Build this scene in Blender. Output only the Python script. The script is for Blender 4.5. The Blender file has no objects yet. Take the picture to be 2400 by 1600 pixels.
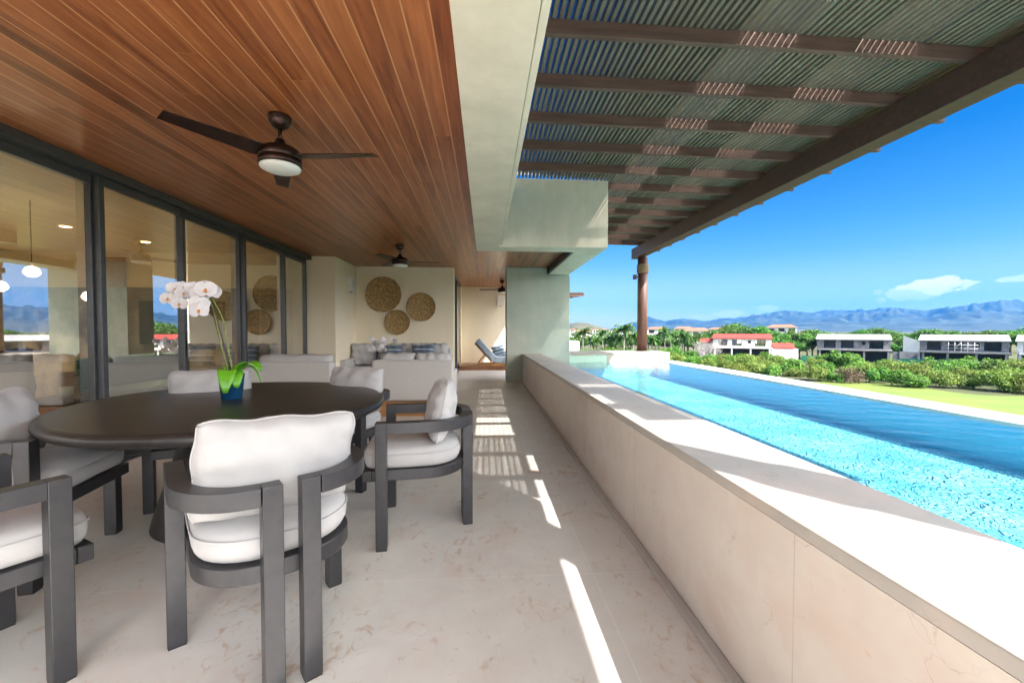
import bpy, bmesh, math, random
from mathutils import Vector, Matrix, noise
R = math.radians
random.seed(7)
sc = bpy.context.scene

# ------------------------------------------------------------------ camera
cam = bpy.data.cameras.new('camera'); co = bpy.data.objects.new('camera', cam)
sc.collection.objects.link(co); sc.camera = co
cam.sensor_width = 36; cam.lens = 36*975/2400; cam.clip_start = .05; cam.clip_end = 60000
YAW = math.atan(63/975); PIT = math.atan(25/975)
co.location = (0, 0, 1.2); co.rotation_euler = (R(90)-PIT, 0, -YAW)

# ------------------------------------------------------------------ light
SD = Vector((-.61, .813, -1)).normalized()          # travel direction of the sun
EL = math.asin(-SD.z)
wd = bpy.data.worlds.new('World'); sc.world = wd; wd.use_nodes = True
wn = wd.node_tree; wn.nodes.clear()
def N(nt, typ, **kw):
    n = nt.nodes.new(typ)
    for k, v in kw.items(): setattr(n, k, v)
    return n
def L(nt, a, b): nt.links.new(a, b)
sky = N(wn, 'ShaderNodeTexSky', sky_type='NISHITA')
sky.sun_disc = False; sky.sun_elevation = EL; sky.sun_rotation = math.atan2(.61, -.813)
sky.air_density = 1.0; sky.dust_density = .3; sky.ozone_density = 3.0; sky.altitude = 0
bg = N(wn, 'ShaderNodeBackground'); wo = N(wn, 'ShaderNodeOutputWorld')
SKY_STRENGTH = .05
bg.inputs['Strength'].default_value = SKY_STRENGTH
hs = N(wn, 'ShaderNodeMix', data_type='RGBA', blend_type='MULTIPLY'); hs.inputs['Factor'].default_value = 1
L(wn, sky.outputs[0], hs.inputs[6])
# clouds: soft cumulus low over the hills, drawn by direction
tc = N(wn, 'ShaderNodeTexCoord')
def wmath(op, a, b=None, c=None):
    n = N(wn, 'ShaderNodeMath', operation=op)
    for i, v in enumerate((a, b, c)):
        if v is None: continue
        if isinstance(v, (int, float)): n.inputs[i].default_value = v
        else: L(wn, v, n.inputs[i])
    return n.outputs[0]
sx = N(wn, 'ShaderNodeSeparateXYZ'); L(wn, tc.outputs['Generated'], sx.inputs[0])
hor = wmath('SQRT', wmath('ADD', wmath('MULTIPLY', sx.outputs[0], sx.outputs[0]), wmath('MULTIPLY', sx.outputs[1], sx.outputs[1])))
az = wmath('ARCTAN2', sx.outputs[0], sx.outputs[1]); el = wmath('DIVIDE', sx.outputs[2], hor)
tr_ = N(wn, 'ShaderNodeValToRGB'); L(wn, el, tr_.inputs[0]); er = tr_.color_ramp.elements
while len(er) < 6: er.new(.5)
for k, (q, c) in enumerate([(0, (.92, .88, .82)), (.10, (.68, .72, .70)), (.155, (.36, .57, .67)), (.21, (.21, .49, .64)), (.35, (.025, .34, .68)), (.9, (.02, .35, .80))]):
    er[k].position = q; er[k].color = (*c, 1)
L(wn, tr_.outputs[0], hs.inputs[7])
cv = N(wn, 'ShaderNodeCombineXYZ'); L(wn, az, cv.inputs[0]); L(wn, el, cv.inputs[1])
nz = N(wn, 'ShaderNodeTexNoise'); nz.inputs['Scale'].default_value = 26; nz.inputs['Detail'].default_value = 8; nz.inputs['Roughness'].default_value = .55
mp = N(wn, 'ShaderNodeMapping'); mp.inputs['Scale'].default_value = (1, 1.8, 1)
L(wn, cv.outputs[0], mp.inputs[0]); L(wn, mp.outputs[0], nz.inputs['Vector'])
nzc = wmath('SUBTRACT', nz.outputs['Fac'], .5)
def azpx(px): return YAW + math.atan((px-1200)/975)
def elpx(px, y): return (775-y)/975*math.cos(math.atan((px-1200)/975))
total = None
for (px, py, wx, wy, d, amp) in [(2188, 670, 88, 22, 1.0, 4.4), (2130, 690, 70, 18, .5, 3), (2370, 655, 40, 9, .55, 3.), (2400, 650, 30, 10, .5, 3.), (2062, 703, 16, 8, .45, 3), (2055, 685, 12, 7, .3, 3),
                           (1710, 735, 40, 9, .5, 3.4), (1795, 722, 30, 9, .5, 3), (1640, 742, 30, 5, .3, 3)]:
    dx = wmath('DIVIDE', wmath('SUBTRACT', az, azpx(px)), wx/975*math.cos(azpx(px)-YAW)**2)
    dy = wmath('DIVIDE', wmath('SUBTRACT', el, elpx(px, py)), wy/975*math.cos(azpx(px)-YAW))
    r2 = wmath('ADD', wmath('MULTIPLY', dx, dx), wmath('MULTIPLY', dy, dy))
    v = wmath('ADD', wmath('SUBTRACT', 1.0, r2), wmath('MULTIPLY', nzc, amp))
    n = N(wn, 'ShaderNodeMapRange', interpolation_type='SMOOTHSTEP')
    L(wn, v, n.inputs[0]); n.inputs[1].default_value = .05; n.inputs[2].default_value = .42; n.inputs[3].default_value = 0; n.inputs[4].default_value = d
    total = n.outputs[0] if total is None else wmath('MAXIMUM', total, n.outputs[0])
mx = N(wn, 'ShaderNodeMix', data_type='RGBA'); L(wn, total, mx.inputs['Factor']); L(wn, hs.outputs[2], mx.inputs[6])
mx.inputs[7].default_value = (7, 7, 7, 1)
# unseen cloud bank added behind and right of the camera as fill light
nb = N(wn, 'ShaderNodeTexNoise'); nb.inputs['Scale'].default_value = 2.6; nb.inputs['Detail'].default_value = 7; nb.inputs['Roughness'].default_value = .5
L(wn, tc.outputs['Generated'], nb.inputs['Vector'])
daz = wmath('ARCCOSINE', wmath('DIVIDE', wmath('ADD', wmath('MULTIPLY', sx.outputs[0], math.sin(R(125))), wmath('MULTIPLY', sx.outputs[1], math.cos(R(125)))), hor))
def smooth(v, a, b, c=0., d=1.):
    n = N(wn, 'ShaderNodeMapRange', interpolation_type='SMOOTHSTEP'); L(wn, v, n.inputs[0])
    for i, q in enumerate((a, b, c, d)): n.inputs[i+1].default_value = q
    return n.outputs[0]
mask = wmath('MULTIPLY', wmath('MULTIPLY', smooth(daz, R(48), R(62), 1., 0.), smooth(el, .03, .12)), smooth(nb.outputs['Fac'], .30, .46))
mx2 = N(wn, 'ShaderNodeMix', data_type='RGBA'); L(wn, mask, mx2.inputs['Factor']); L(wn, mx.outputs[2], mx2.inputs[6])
FILL_CLOUD = 1.95/SKY_STRENGTH
mx2.inputs[7].default_value = (FILL_CLOUD, FILL_CLOUD*.97, FILL_CLOUD*.93, 1)
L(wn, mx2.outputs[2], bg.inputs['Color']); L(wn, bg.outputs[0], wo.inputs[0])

sl = bpy.data.lights.new('sun', 'SUN'); sl.energy = 3.0; sl.angle = R(.5); sl.color = (1, .945, .86)
so = bpy.data.objects.new('sun', sl); sc.collection.objects.link(so)
so.rotation_euler = SD.to_track_quat('-Z', 'Y').to_euler(); so.location = (30, -40, 50)

sc.view_settings.view_transform = 'Standard'; sc.view_settings.look = 'None'
sc.view_settings.exposure = 2.35; sc.view_settings.gamma = 1
sc.cycles.max_bounces = 10; sc.cycles.diffuse_bounces = 6; sc.cycles.glossy_bounces = 5
sc.cycles.transmission_bounces = 8; sc.cycles.transparent_max_bounces = 12
sc.cycles.sample_clamp_indirect = 6; sc.cycles.use_denoising = True
sc.cycles.caustics_reflective = False

# ------------------------------------------------------------------ materials
MATS = {}
def base_mat(name):
    m = bpy.data.materials.new(name); m.use_nodes = True
    nt = m.node_tree; p = nt.nodes['Principled BSDF']
    MATS[name] = m
    return m, nt, p
def ramp(nt, fac, stops):
    r = N(nt, 'ShaderNodeValToRGB'); L(nt, fac, r.inputs[0])
    e = r.color_ramp.elements
    while len(e) < len(stops): e.new(.5)
    for k, (pos, c) in enumerate(stops):
        e[k].position = pos; e[k].color = (*c, 1) if len(c) == 3 else c
    return r.outputs[0]
def noise_n(nt, scale, detail=4, rough=.55, stretch=(1, 1, 1), coord='Object', rot=(0, 0, 0), dist=0):
    t = N(nt, 'ShaderNodeTexCoord'); mpn = N(nt, 'ShaderNodeMapping')
    mpn.inputs['Scale'].default_value = stretch; mpn.inputs['Rotation'].default_value = rot
    L(nt, t.outputs[coord], mpn.inputs[0])
    n = N(nt, 'ShaderNodeTexNoise'); n.inputs['Scale'].default_value = scale; n.inputs['Detail'].default_value = detail
    n.inputs['Roughness'].default_value = rough; n.inputs['Distortion'].default_value = dist
    L(nt, mpn.outputs[0], n.inputs['Vector'])
    return n.outputs['Fac']
def add_bump(nt, p, fac, strength, dist=.01):
    b = N(nt, 'ShaderNodeBump'); b.inputs['Strength'].default_value = strength; b.inputs['Distance'].default_value = dist
    L(nt, fac, b.inputs['Height']); L(nt, b.outputs[0], p.inputs['Normal']); return b
def mat(name, c1, c2=None, scale=8, rough=.6, metal=0, bump=0, stretch=(1, 1, 1), spec=.5, detail=5, bdist=.01, bscale=None, lo=.35, hi=.65, sheen=0):
    m, nt, p = base_mat(name)
    p.inputs['Roughness'].default_value = rough; p.inputs['Metallic'].default_value = metal
    p.inputs['Specular IOR Level'].default_value = spec
    if sheen: p.inputs['Sheen Weight'].default_value = sheen
    c2 = c2 or tuple(v*.86 for v in c1)
    f = noise_n(nt, scale, detail, stretch=stretch)
    L(nt, ramp(nt, f, [(lo, c1), (hi, c2)]), p.inputs['Base Color'])
    if bump:
        g = noise_n(nt, bscale or scale*6, 3, stretch=stretch) if bscale != 0 else f
        add_bump(nt, p, g, bump, bdist)
    return m
def mathn(nt, op, a, b=None, c=None):
    n = N(nt, 'ShaderNodeMath', operation=op)
    for i, v in enumerate((a, b, c)):
        if v is None: continue
        if isinstance(v, (int, float)): n.inputs[i].default_value = v
        else: L(nt, v, n.inputs[i])
    return n.outputs[0]
def mixc(nt, fac, a, b, mode='MIX'):
    n = N(nt, 'ShaderNodeMix', data_type='RGBA', blend_type=mode)
    if isinstance(fac, (int, float)): n.inputs[0].default_value = fac
    else: L(nt, fac, n.inputs[0])
    for i, v in ((6, a), (7, b)):
        if isinstance(v, tuple): n.inputs[i].default_value = (*v, 1)
        else: L(nt, v, n.inputs[i])
    return n.outputs[2]

def plank_mat(name, dark, mid, light, groove, pw=.125, plen=4.2, rough=.30, ax='x', glow=0):
    m, nt, p = base_mat(name)
    t = N(nt, 'ShaderNodeTexCoord'); s = N(nt, 'ShaderNodeSeparateXYZ'); L(nt, t.outputs['Object'], s.inputs[0])
    X, Y = (s.outputs[0], s.outputs[1]) if ax == 'x' else (s.outputs[1], s.outputs[0])
    u = mathn(nt, 'DIVIDE', X, pw); i = mathn(nt, 'FLOOR', u); fu = mathn(nt, 'FRACT', u)
    wn1 = N(nt, 'ShaderNodeTexWhiteNoise', noise_dimensions='1D'); L(nt, i, wn1.inputs['W'])
    v = mathn(nt, 'ADD', mathn(nt, 'DIVIDE', Y, plen), mathn(nt, 'MULTIPLY', wn1.outputs['Value'], 7.3))
    j = mathn(nt, 'FLOOR', v); fv = mathn(nt, 'FRACT', v)
    cb = N(nt, 'ShaderNodeCombineXYZ'); L(nt, i, cb.inputs[0]); L(nt, j, cb.inputs[1])
    wn2 = N(nt, 'ShaderNodeTexWhiteNoise', noise_dimensions='2D'); L(nt, cb.outputs[0], wn2.inputs['Vector'])
    # grain, shifted per plank
    cg = N(nt, 'ShaderNodeCombineXYZ')
    L(nt, mathn(nt, 'MULTIPLY', X, 16), cg.inputs[0])
    L(nt, mathn(nt, 'ADD', mathn(nt, 'MULTIPLY', Y, 1.1), mathn(nt, 'MULTIPLY', wn2.outputs['Value'], 40)), cg.inputs[1])
    L(nt, mathn(nt, 'MULTIPLY', wn2.outputs['Value'], 23), cg.inputs[2])
    g = N(nt, 'ShaderNodeTexNoise'); g.inputs['Scale'].default_value = 1.3; g.inputs['Detail'].default_value = 7; g.inputs['Roughness'].default_value = .6; g.inputs['Distortion'].default_value = .8
    L(nt, cg.outputs[0], g.inputs['Vector'])
    f = mathn(nt, 'ADD', mathn(nt, 'MULTIPLY', g.outputs['Fac'], .85), mathn(nt, 'MULTIPLY', wn2.outputs['Value'], .24))
    col = ramp(nt, f, [(.30, dark), (.53, mid), (.80, light)])
    e1 = mathn(nt, 'MINIMUM', fu, mathn(nt, 'SUBTRACT', 1.0, fu))
    e2 = mathn(nt, 'MULTIPLY', mathn(nt, 'MINIMUM', fv, mathn(nt, 'SUBTRACT', 1.0, fv)), plen/pw)
    e = mathn(nt, 'MINIMUM', e1, mathn(nt, 'MULTIPLY', e2, 3.5))
    gm = N(nt, 'ShaderNodeMapRange'); L(nt, e, gm.inputs[0]); gm.inputs[1].default_value = .020; gm.inputs[2].default_value = .042; gm.inputs[3].default_value = 1; gm.inputs[4].default_value = 0
    L(nt, mixc(nt, gm.outputs[0], col, groove), p.inputs['Base Color'])
    p.inputs['Roughness'].default_value = rough; p.inputs['Specular IOR Level'].default_value = .5
    return m

WOOD_CEIL = plank_mat('ceiling_wood', (.095, .026, .009), (.27, .083, .028), (.43, .160, .055), (.52, .27, .12))  # last colour paints the light caught along the board grooves
DECK = plank_mat('deck_wood', (.12, .05, .02), (.26, .11, .045), (.38, .18, .08), (.05, .025, .015), pw=.14, ax='y', rough=.4)

def stone_mat(name, base, base2, fleck, joints=True, flk=.575, rough=.42):
    m, nt, p = base_mat(name)
    n1 = noise_n(nt, .9, 5, .55); n2 = noise_n(nt, 5.5, 6, .62, dist=.6)
    f = mathn(nt, 'ADD', mathn(nt, 'MULTIPLY', n1, .6), mathn(nt, 'MULTIPLY', n2, .4))
    col = ramp(nt, f, [(.38, base), (.62, base2)])
    # warm fossil flecks and short veins
    a = noise_n(nt, 15, 6, .65, stretch=(1, .7, 1), dist=1.2); b = noise_n(nt, 1.6, 3, .5)
    thr = mathn(nt, 'ADD', a, mathn(nt, 'MULTIPLY', mathn(nt, 'SUBTRACT', b, .5), .55))
    mr = N(nt, 'ShaderNodeMapRange'); L(nt, thr, mr.inputs[0]); mr.inputs[1].default_value = flk; mr.inputs[2].default_value = flk+.12; mr.inputs[4].default_value = .68
    col = mixc(nt, mr.outputs[0], col, fleck)
    v = N(nt, 'ShaderNodeTexVoronoi', feature='DISTANCE_TO_EDGE'); v.inputs['Scale'].default_value = 1.9
    tcn = N(nt, 'ShaderNodeTexCoord'); nd = N(nt, 'ShaderNodeTexNoise'); nd.inputs['Scale'].default_value = 2.6; nd.inputs['Detail'].default_value = 6
    L(nt, tcn.outputs['Object'], nd.inputs['Vector'])
    vm = N(nt, 'ShaderNodeVectorMath', operation='MULTIPLY_ADD'); L(nt, nd.outputs['Color'], vm.inputs[0]); vm.inputs[1].default_value = (1.3, 1.3, 1.3)
    L(nt, tcn.outputs['Object'], vm.inputs[2]); L(nt, vm.outputs[0], v.inputs['Vector'])
    vr = N(nt, 'ShaderNodeMapRange'); L(nt, v.outputs['Distance'], vr.inputs[0]); vr.inputs[1].default_value = .0; vr.inputs[2].default_value = .008; vr.inputs[3].default_value = 1; vr.inputs[4].default_value = 0
    brk = noise_n(nt, 3.1, 3, .6)
    bk = N(nt, 'ShaderNodeMapRange'); L(nt, brk, bk.inputs[0]); bk.inputs[1].default_value = .52; bk.inputs[2].default_value = .66; bk.inputs[4].default_value = .6
    col = mixc(nt, mathn(nt, 'MULTIPLY', vr.outputs[0], bk.outputs[0]), col, (.30, .20, .13))
    if joints:
        s = N(nt, 'ShaderNodeSeparateXYZ'); L(nt, tcn.outputs['Object'], s.inputs[0])
        def jl(o, off, w):
            q = mathn(nt, 'FRACT', mathn(nt, 'DIVIDE', mathn(nt, 'SUBTRACT', o, off-100*w), w))
            return mathn(nt, 'MULTIPLY', mathn(nt, 'MINIMUM', q, mathn(nt, 'SUBTRACT', 1.0, q)), w)
        ci = N(nt, 'ShaderNodeCombineXYZ')
        L(nt, mathn(nt, 'FLOOR', mathn(nt, 'DIVIDE', mathn(nt, 'SUBTRACT', s.outputs[0], .53), 1.25)), ci.inputs[0]); L(nt, mathn(nt, 'FLOOR', mathn(nt, 'DIVIDE', mathn(nt, 'SUBTRACT', s.outputs[1], 2.0), 1.25)), ci.inputs[1])
        wv_ = N(nt, 'ShaderNodeTexWhiteNoise', noise_dimensions='2D'); L(nt, ci.outputs[0], wv_.inputs['Vector'])
        col = mixc(nt, mathn(nt, 'MULTIPLY', wv_.outputs['Value'], .42), col, (.60, .545, .48))
        d = mathn(nt, 'MINIMUM', jl(s.outputs[0], .53, 1.25), jl(s.outputs[1], 2.0, 1.25))
        jr = N(nt, 'ShaderNodeMapRange'); L(nt, d, jr.inputs[0]); jr.inputs[1].default_value = .0012; jr.inputs[2].default_value = .003; jr.inputs[3].default_value = .55; jr.inputs[4].default_value = 0
        col = mixc(nt, jr.outputs[0], col, (.80, .77, .72))
    else:
        s = N(nt, 'ShaderNodeSeparateXYZ'); L(nt, tcn.outputs['Object'], s.inputs[0])
        q = mathn(nt, 'FRACT', mathn(nt, 'DIVIDE', mathn(nt, 'ADD', s.outputs[1], 100.15), 1.25))
        jr = N(nt, 'ShaderNodeMapRange'); L(nt, q, jr.inputs[0]); jr.inputs[1].default_value = .002; jr.inputs[2].default_value = .0042; jr.inputs[3].default_value = .6; jr.inputs[4].default_value = 0
        col = mixc(nt, jr.outputs[0], col, (.42, .37, .32))
    # faint pink and grey clouding
    cl = N(nt, 'ShaderNodeMapRange'); L(nt, noise_n(nt, 3.3, 4, .6, dist=.4), cl.inputs[0]); cl.inputs[1].default_value = .52; cl.inputs[2].default_value = .72; cl.inputs[4].default_value = .55
    col = mixc(nt, cl.outputs[0], col, (.62, .50, .43))
    L(nt, col, p.inputs['Base Color'])
    rr = N(nt, 'ShaderNodeMapRange'); L(nt, n2, rr.inputs[0]); rr.inputs[3].default_value = rough-.12; rr.inputs[4].default_value = rough+.14
    L(nt, rr.outputs[0], p.inputs['Roughness'])
    add_bump(nt, p, n2, .06, .004)
    return m
FLOOR = stone_mat('floor_limestone', (.70, .685, .66), (.60, .58, .56), (.46, .27, .15))
WALLST = stone_mat('parapet_limestone', (.72, .67, .61), (.64, .58, .53), (.52, .34, .23), joints=False, flk=.70, rough=.55)
COPE = stone_mat('coping_limestone', (.50, .475, .44), (.43, .405, .375), (.34, .26, .19), joints=False, flk=.74, rough=.5)
MOSA = mat('pale_green_mosaic', (.46, .62, .50), (.38, .54, .44), 26, .25, detail=2)
ENDST = stone_mat('end_wall_stone', (.40, .35, .285), (.34, .30, .24), (.60, .45, .34), joints=False, flk=.68, rough=.6)
PLASTER = mat('cream_plaster', (.76, .69, .56), (.66, .60, .48), 1.9, .8, bump=.12, bscale=14, bdist=.006)
WALLP = mat('beige_wall_paint', (.86, .77, .60), (.82, .73, .56), 1.2, .85, bump=.08, bscale=22, bdist=.004)
PILLARP = mat('sage_plaster', (.48, .50, .42), (.38, .43, .37), 1.1, .75, bump=.1, bscale=16, bdist=.005)
def weather(m, dark=.80):
    nt = m.node_tree; p = nt.nodes['Principled BSDF']; src = p.inputs['Base Color'].links[0].from_socket
    a = noise_n(nt, 2.2, 6, .65, stretch=(2.5, 2.5, .35)); b = noise_n(nt, 5, 7, .7)
    f = N(nt, 'ShaderNodeMapRange'); L(nt, mathn(nt, 'ADD', mathn(nt, 'MULTIPLY', a, .6), mathn(nt, 'MULTIPLY', b, .4)), f.inputs[0]); f.inputs[1].default_value = .42; f.inputs[2].default_value = .62; f.inputs[3].default_value = 0; f.inputs[4].default_value = .24
    L(nt, mixc(nt, f.outputs[0], src, (dark*.80, dark*.78, dark*.70), 'MULTIPLY'), p.inputs['Base Color'])
weather(PLASTER); weather(PILLARP); weather(WALLP, 1.1)
METAL = mat('charcoal_metal', (.056, .056, .061), (.047, .048, .054), 30, .36, .45, bump=.15, bscale=420, bdist=.001)
ALU = mat('anodised_aluminium', (.075, .077, .082), (.062, .064, .07), 20, .38, .4)
BLACK = mat('black_rubber', (.012, .012, .014), None, 20, .6)
BROWNW = mat('dark_stained_wood', (.075, .038, .028), (.045, .022, .017), 3, .6, stretch=(2, 8, 8), bump=.3, bscale=20)
RAFTW = mat('rafter_wood', (.15, .078, .055), (.09, .046, .034), 5, .65, stretch=(.5, 5, 5), bump=.3, bscale=16)
SLATW = mat('slat_wood', (.20, .175, .12), (.15, .13, .092), 3, .7, stretch=(3, .25, 3), detail=2)
COLUMNW = mat('column_wood', (.11, .048, .034), (.065, .028, .021), 3, .5, stretch=(4, 4, .5), bump=.3, bscale=18)
ROPE = mat('rope', (.26, .19, .10), (.16, .11, .06), 30, .9, bump=.5, stretch=(1, 1, 5))
FABW = mat('white_linen', (.41, .405, .405), (.37, .366, .37), 6, .92, bump=.35, bscale=260, bdist=.0012, sheen=.2)
FABG = mat('grey_linen', (.50, .475, .45), (.44, .42, .40), 60, .95, bump=.5, bscale=300, bdist=.0015, stretch=(3, 3, .6), sheen=.2)
FABC = mat('cushion_grey', (.47, .46, .45), (.43, .42, .42), 9, .95, bump=.3, bscale=200, bdist=.001)
FABB = mat('slate_blue_fabric', (.09, .12, .16), (.065, .09, .125), 20, .95)
STRIPE = mat('white_stripe', (.72, .74, .76), None, 20, .9)
TEAK = mat('teak', (.46, .24, .09), (.33, .155, .05), 4, .5, stretch=(.6, 6, 6), bump=.15)
BRONZE = mat('oil_rubbed_bronze', (.045, .022, .018), (.03, .015, .012), 10, .3, .7)
OPAL = mat('opal_glass', (.82, .84, .80), None, 5, .35)
SCONCE = mat('white_plaster_sconce', (.82, .81, .76), None, 5, .6)
POTB = mat('navy_glaze', (.008, .055, .13), (.006, .045, .11), 4, .18)
PETAL = mat('orchid_petal', (.66, .65, .66), (.58, .56, .59), 20, .55)
LIP = mat('orchid_lip', (.75, .38, .04), (.6, .2, .1), 60, .5)
STEM = mat('orchid_stem', (.22, .30, .05), (.14, .16, .05), 30, .5)
STAKE = mat('plant_stake', (.07, .035, .05), None, 20, .6)
LEAFO = mat('orchid_leaf', (.14, .42, .02), (.09, .30, .015), 6, .3)
MOSS = mat('bark_mulch', (.50, .28, .07), (.34, .17, .04), 60, .9, bump=.8)
WHITEP = mat('white_render', (.78, .77, .75), (.70, .69, .67), .6, .8)
SLATE = mat('slate_wall', (.34, .32, .27), (.12, .112, .095), 3.2, .5, bump=.4, bscale=7, lo=.40, hi=.60, detail=9, bdist=.02)
OAK = mat('oak_panel', (.36, .20, .08), (.30, .16, .06), 4, .5, stretch=(5, 5, .5))
DARKW = mat('dark_panel', (.05, .035, .025), (.035, .025, .018), 4, .45)
ROOMC = mat('room_ceiling', (.70, .62, .44), (.66, .58, .41), 1.0, .7)
ROOMF = mat('room_floor', (.52, .48, .42), (.46, .42, .37), 2, .35)
FABL = mat('pale_blue_canvas', (.34, .40, .47), (.29, .35, .42), 9, .9)
TEAL = mat('teal_velvet', (.02, .11, .12), (.015, .08, .09), 15, .8)

def table_mat():
    m, nt, p = base_mat('table_top_charcoal')
    f = noise_n(nt, 5, 8, .65, stretch=(.5, 4, 1), rot=(0, 0, R(-12)))
    L(nt, ramp(nt, f, [(.3, (.016, .0145, .0145)), (.55, (.031, .0275, .0265)), (.75, (.052, .046, .043))]), p.inputs['Base Color'])
    p.inputs['Roughness'].default_value = .36
    add_bump(nt, p, f, .08, .003)
    return m
TABLE = table_mat()
TABLEB = mat('table_pedestal', (.03, .028, .028), None, 20, .5)

def basket_mat():
    m, nt, p = base_mat('woven_seagrass')
    t = N(nt, 'ShaderNodeTexCoord'); s = N(nt, 'ShaderNodeSeparateXYZ'); L(nt, t.outputs['Object'], s.inputs[0])
    r = mathn(nt, 'SQRT', mathn(nt, 'ADD', mathn(nt, 'POWER', s.outputs[0], 2), mathn(nt, 'POWER', s.outputs[2], 2)))
    a = mathn(nt, 'ARCTAN2', s.outputs[0], s.outputs[2])
    ring = mathn(nt, 'SINE', mathn(nt, 'ADD', mathn(nt, 'MULTIPLY', r, 230), mathn(nt, 'MULTIPLY', mathn(nt, 'SINE', mathn(nt, 'MULTIPLY', a, 46)), 1.4)))
    nn = noise_n(nt, 26, 5, .7)
    f = mathn(nt, 'ADD', mathn(nt, 'MULTIPLY', ring, .16), nn)
    L(nt, ramp(nt, f, [(.34, (.07, .036, .010)), (.50, (.38, .22, .075)), (.70, (.66, .47, .22))]), p.inputs['Base Color'])
    p.inputs['Roughness'].default_value = .8
    add_bump(nt, p, f, .8, .012)
    return m
BASKET = basket_mat()

def glass_mat(name, refl=.2, tint=(.93, .95, .93), rough=.0):
    m, nt, p = base_mat(name); nt.nodes.remove(p)
    out = [n for n in nt.nodes if n.type == 'OUTPUT_MATERIAL'][0]
    tr = N(nt, 'ShaderNodeBsdfTransparent'); tr.inputs[0].default_value = (*tint, 1)
    gl = N(nt, 'ShaderNodeBsdfGlossy'); gl.inputs['Roughness'].default_value = rough
    gl.inputs[0].default_value = (1, .99, .97, 1)
    fr = N(nt, 'ShaderNodeFresnel'); fr.inputs[0].default_value = 1.5
    gm_ = N(nt, 'ShaderNodeNewGeometry')
    f = mathn(nt, 'MINIMUM', mathn(nt, 'ADD', mathn(nt, 'MULTIPLY', fr.outputs[0], 1.5), refl), .95)
    f = mathn(nt, 'MULTIPLY', f, mathn(nt, 'SUBTRACT', 1.0, gm_.outputs['Backfacing']))
    mxs = N(nt, 'ShaderNodeMixShader'); L(nt, f, mxs.inputs[0]); L(nt, tr.outputs[0], mxs.inputs[1]); L(nt, gl.outputs[0], mxs.inputs[2])
    L(nt, mxs.outputs[0], out.inputs[0])
    return m
GLASS = glass_mat('door_glass', .44, (.86, .86, .80))

def emit_mat(name, col, strength):
    m, nt, p = base_mat(name)
    p.inputs['Base Color'].default_value = (*col, 1); p.inputs['Emission Color'].default_value = (*col, 1)
    p.inputs['Emission Strength'].default_value = strength
    return m
LAMP = emit_mat('lit_warm_lamp', (1, .72, .38), 9)
GLOBE = emit_mat('lit_pendant_globe', (1, .85, .62), 3.5)

def water_mat():
    m, nt, p = base_mat('pool_water'); nt.nodes.remove(p)
    out = [n for n in nt.nodes if n.type == 'OUTPUT_MATERIAL'][0]
    tr = N(nt, 'ShaderNodeBsdfTransparent'); tr.inputs[0].default_value = (.72, .98, 1, 1)
    gl = N(nt, 'ShaderNodeBsdfGlossy'); gl.inputs['Roughness'].default_value = .01; gl.inputs[0].default_value = (1, 1, 1, 1)
    fr = N(nt, 'ShaderNodeFresnel'); fr.inputs[0].default_value = 1.33
    bp = N(nt, 'ShaderNodeBump'); bp.inputs['Strength'].default_value = .5; bp.inputs['Distance'].default_value = .004
    L(nt, noise_n(nt, 26, 4, .6, stretch=(1, .55, 1)), bp.inputs['Height']); L(nt, bp.outputs[0], gl.inputs['Normal']); L(nt, bp.outputs[0], fr.inputs['Normal'])
    mxs = N(nt, 'ShaderNodeMixShader'); L(nt, fr.outputs[0], mxs.inputs[0]); L(nt, tr.outputs[0], mxs.inputs[1]); L(nt, gl.outputs[0], mxs.inputs[2])
    L(nt, mxs.outputs[0], out.inputs[0])
    return m
WATER = water_mat()
def pool_mat():
    m, nt, p = base_mat('pool_mosaic')
    t = N(nt, 'ShaderNodeTexCoord')
    b = N(nt, 'ShaderNodeTexVoronoi', distance='CHEBYCHEV'); b.inputs['Scale'].default_value = 22; b.inputs['Randomness'].default_value = .25
    L(nt, t.outputs['Object'], b.inputs['Vector'])
    n1 = noise_n(nt, 2, 3)
    c = mixc(nt, .35, ramp(nt, n1, [(.35, (.26, .68, .80)), (.65, (.55, .86, .90))]), b.outputs['Color'], 'SOFT_LIGHT')
    # strong bump ridges put the caustic light network into the surface relief
    w1 = N(nt, 'ShaderNodeTexNoise'); w1.inputs['Scale'].default_value = 4; w1.inputs['Detail'].default_value = 3; L(nt, t.outputs['Object'], w1.inputs['Vector'])
    vm = N(nt, 'ShaderNodeVectorMath', operation='MULTIPLY_ADD'); L(nt, w1.outputs['Color'], vm.inputs[0]); vm.inputs[1].default_value = (.35, .35, .35); L(nt, t.outputs['Object'], vm.inputs[2])
    rg_ = []
    for sc_, r_ in ((9, .3), (19, 1.1)):
        q = noise_n(nt, sc_, 2, .5, stretch=(1, 1, 1), rot=(0, 0, r_), dist=1.5)
        rg_.append(mathn(nt, 'ABSOLUTE', mathn(nt, 'SUBTRACT', q, .5)))
    add_bump(nt, p, mathn(nt, 'ADD', mathn(nt, 'MULTIPLY', rg_[0], 1.9), mathn(nt, 'MULTIPLY', rg_[1], .6)), 1.0, .075)
    L(nt, c, p.inputs['Base Color']); p.inputs['Roughness'].default_value = .5
    return m
POOLT = pool_mat()

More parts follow.
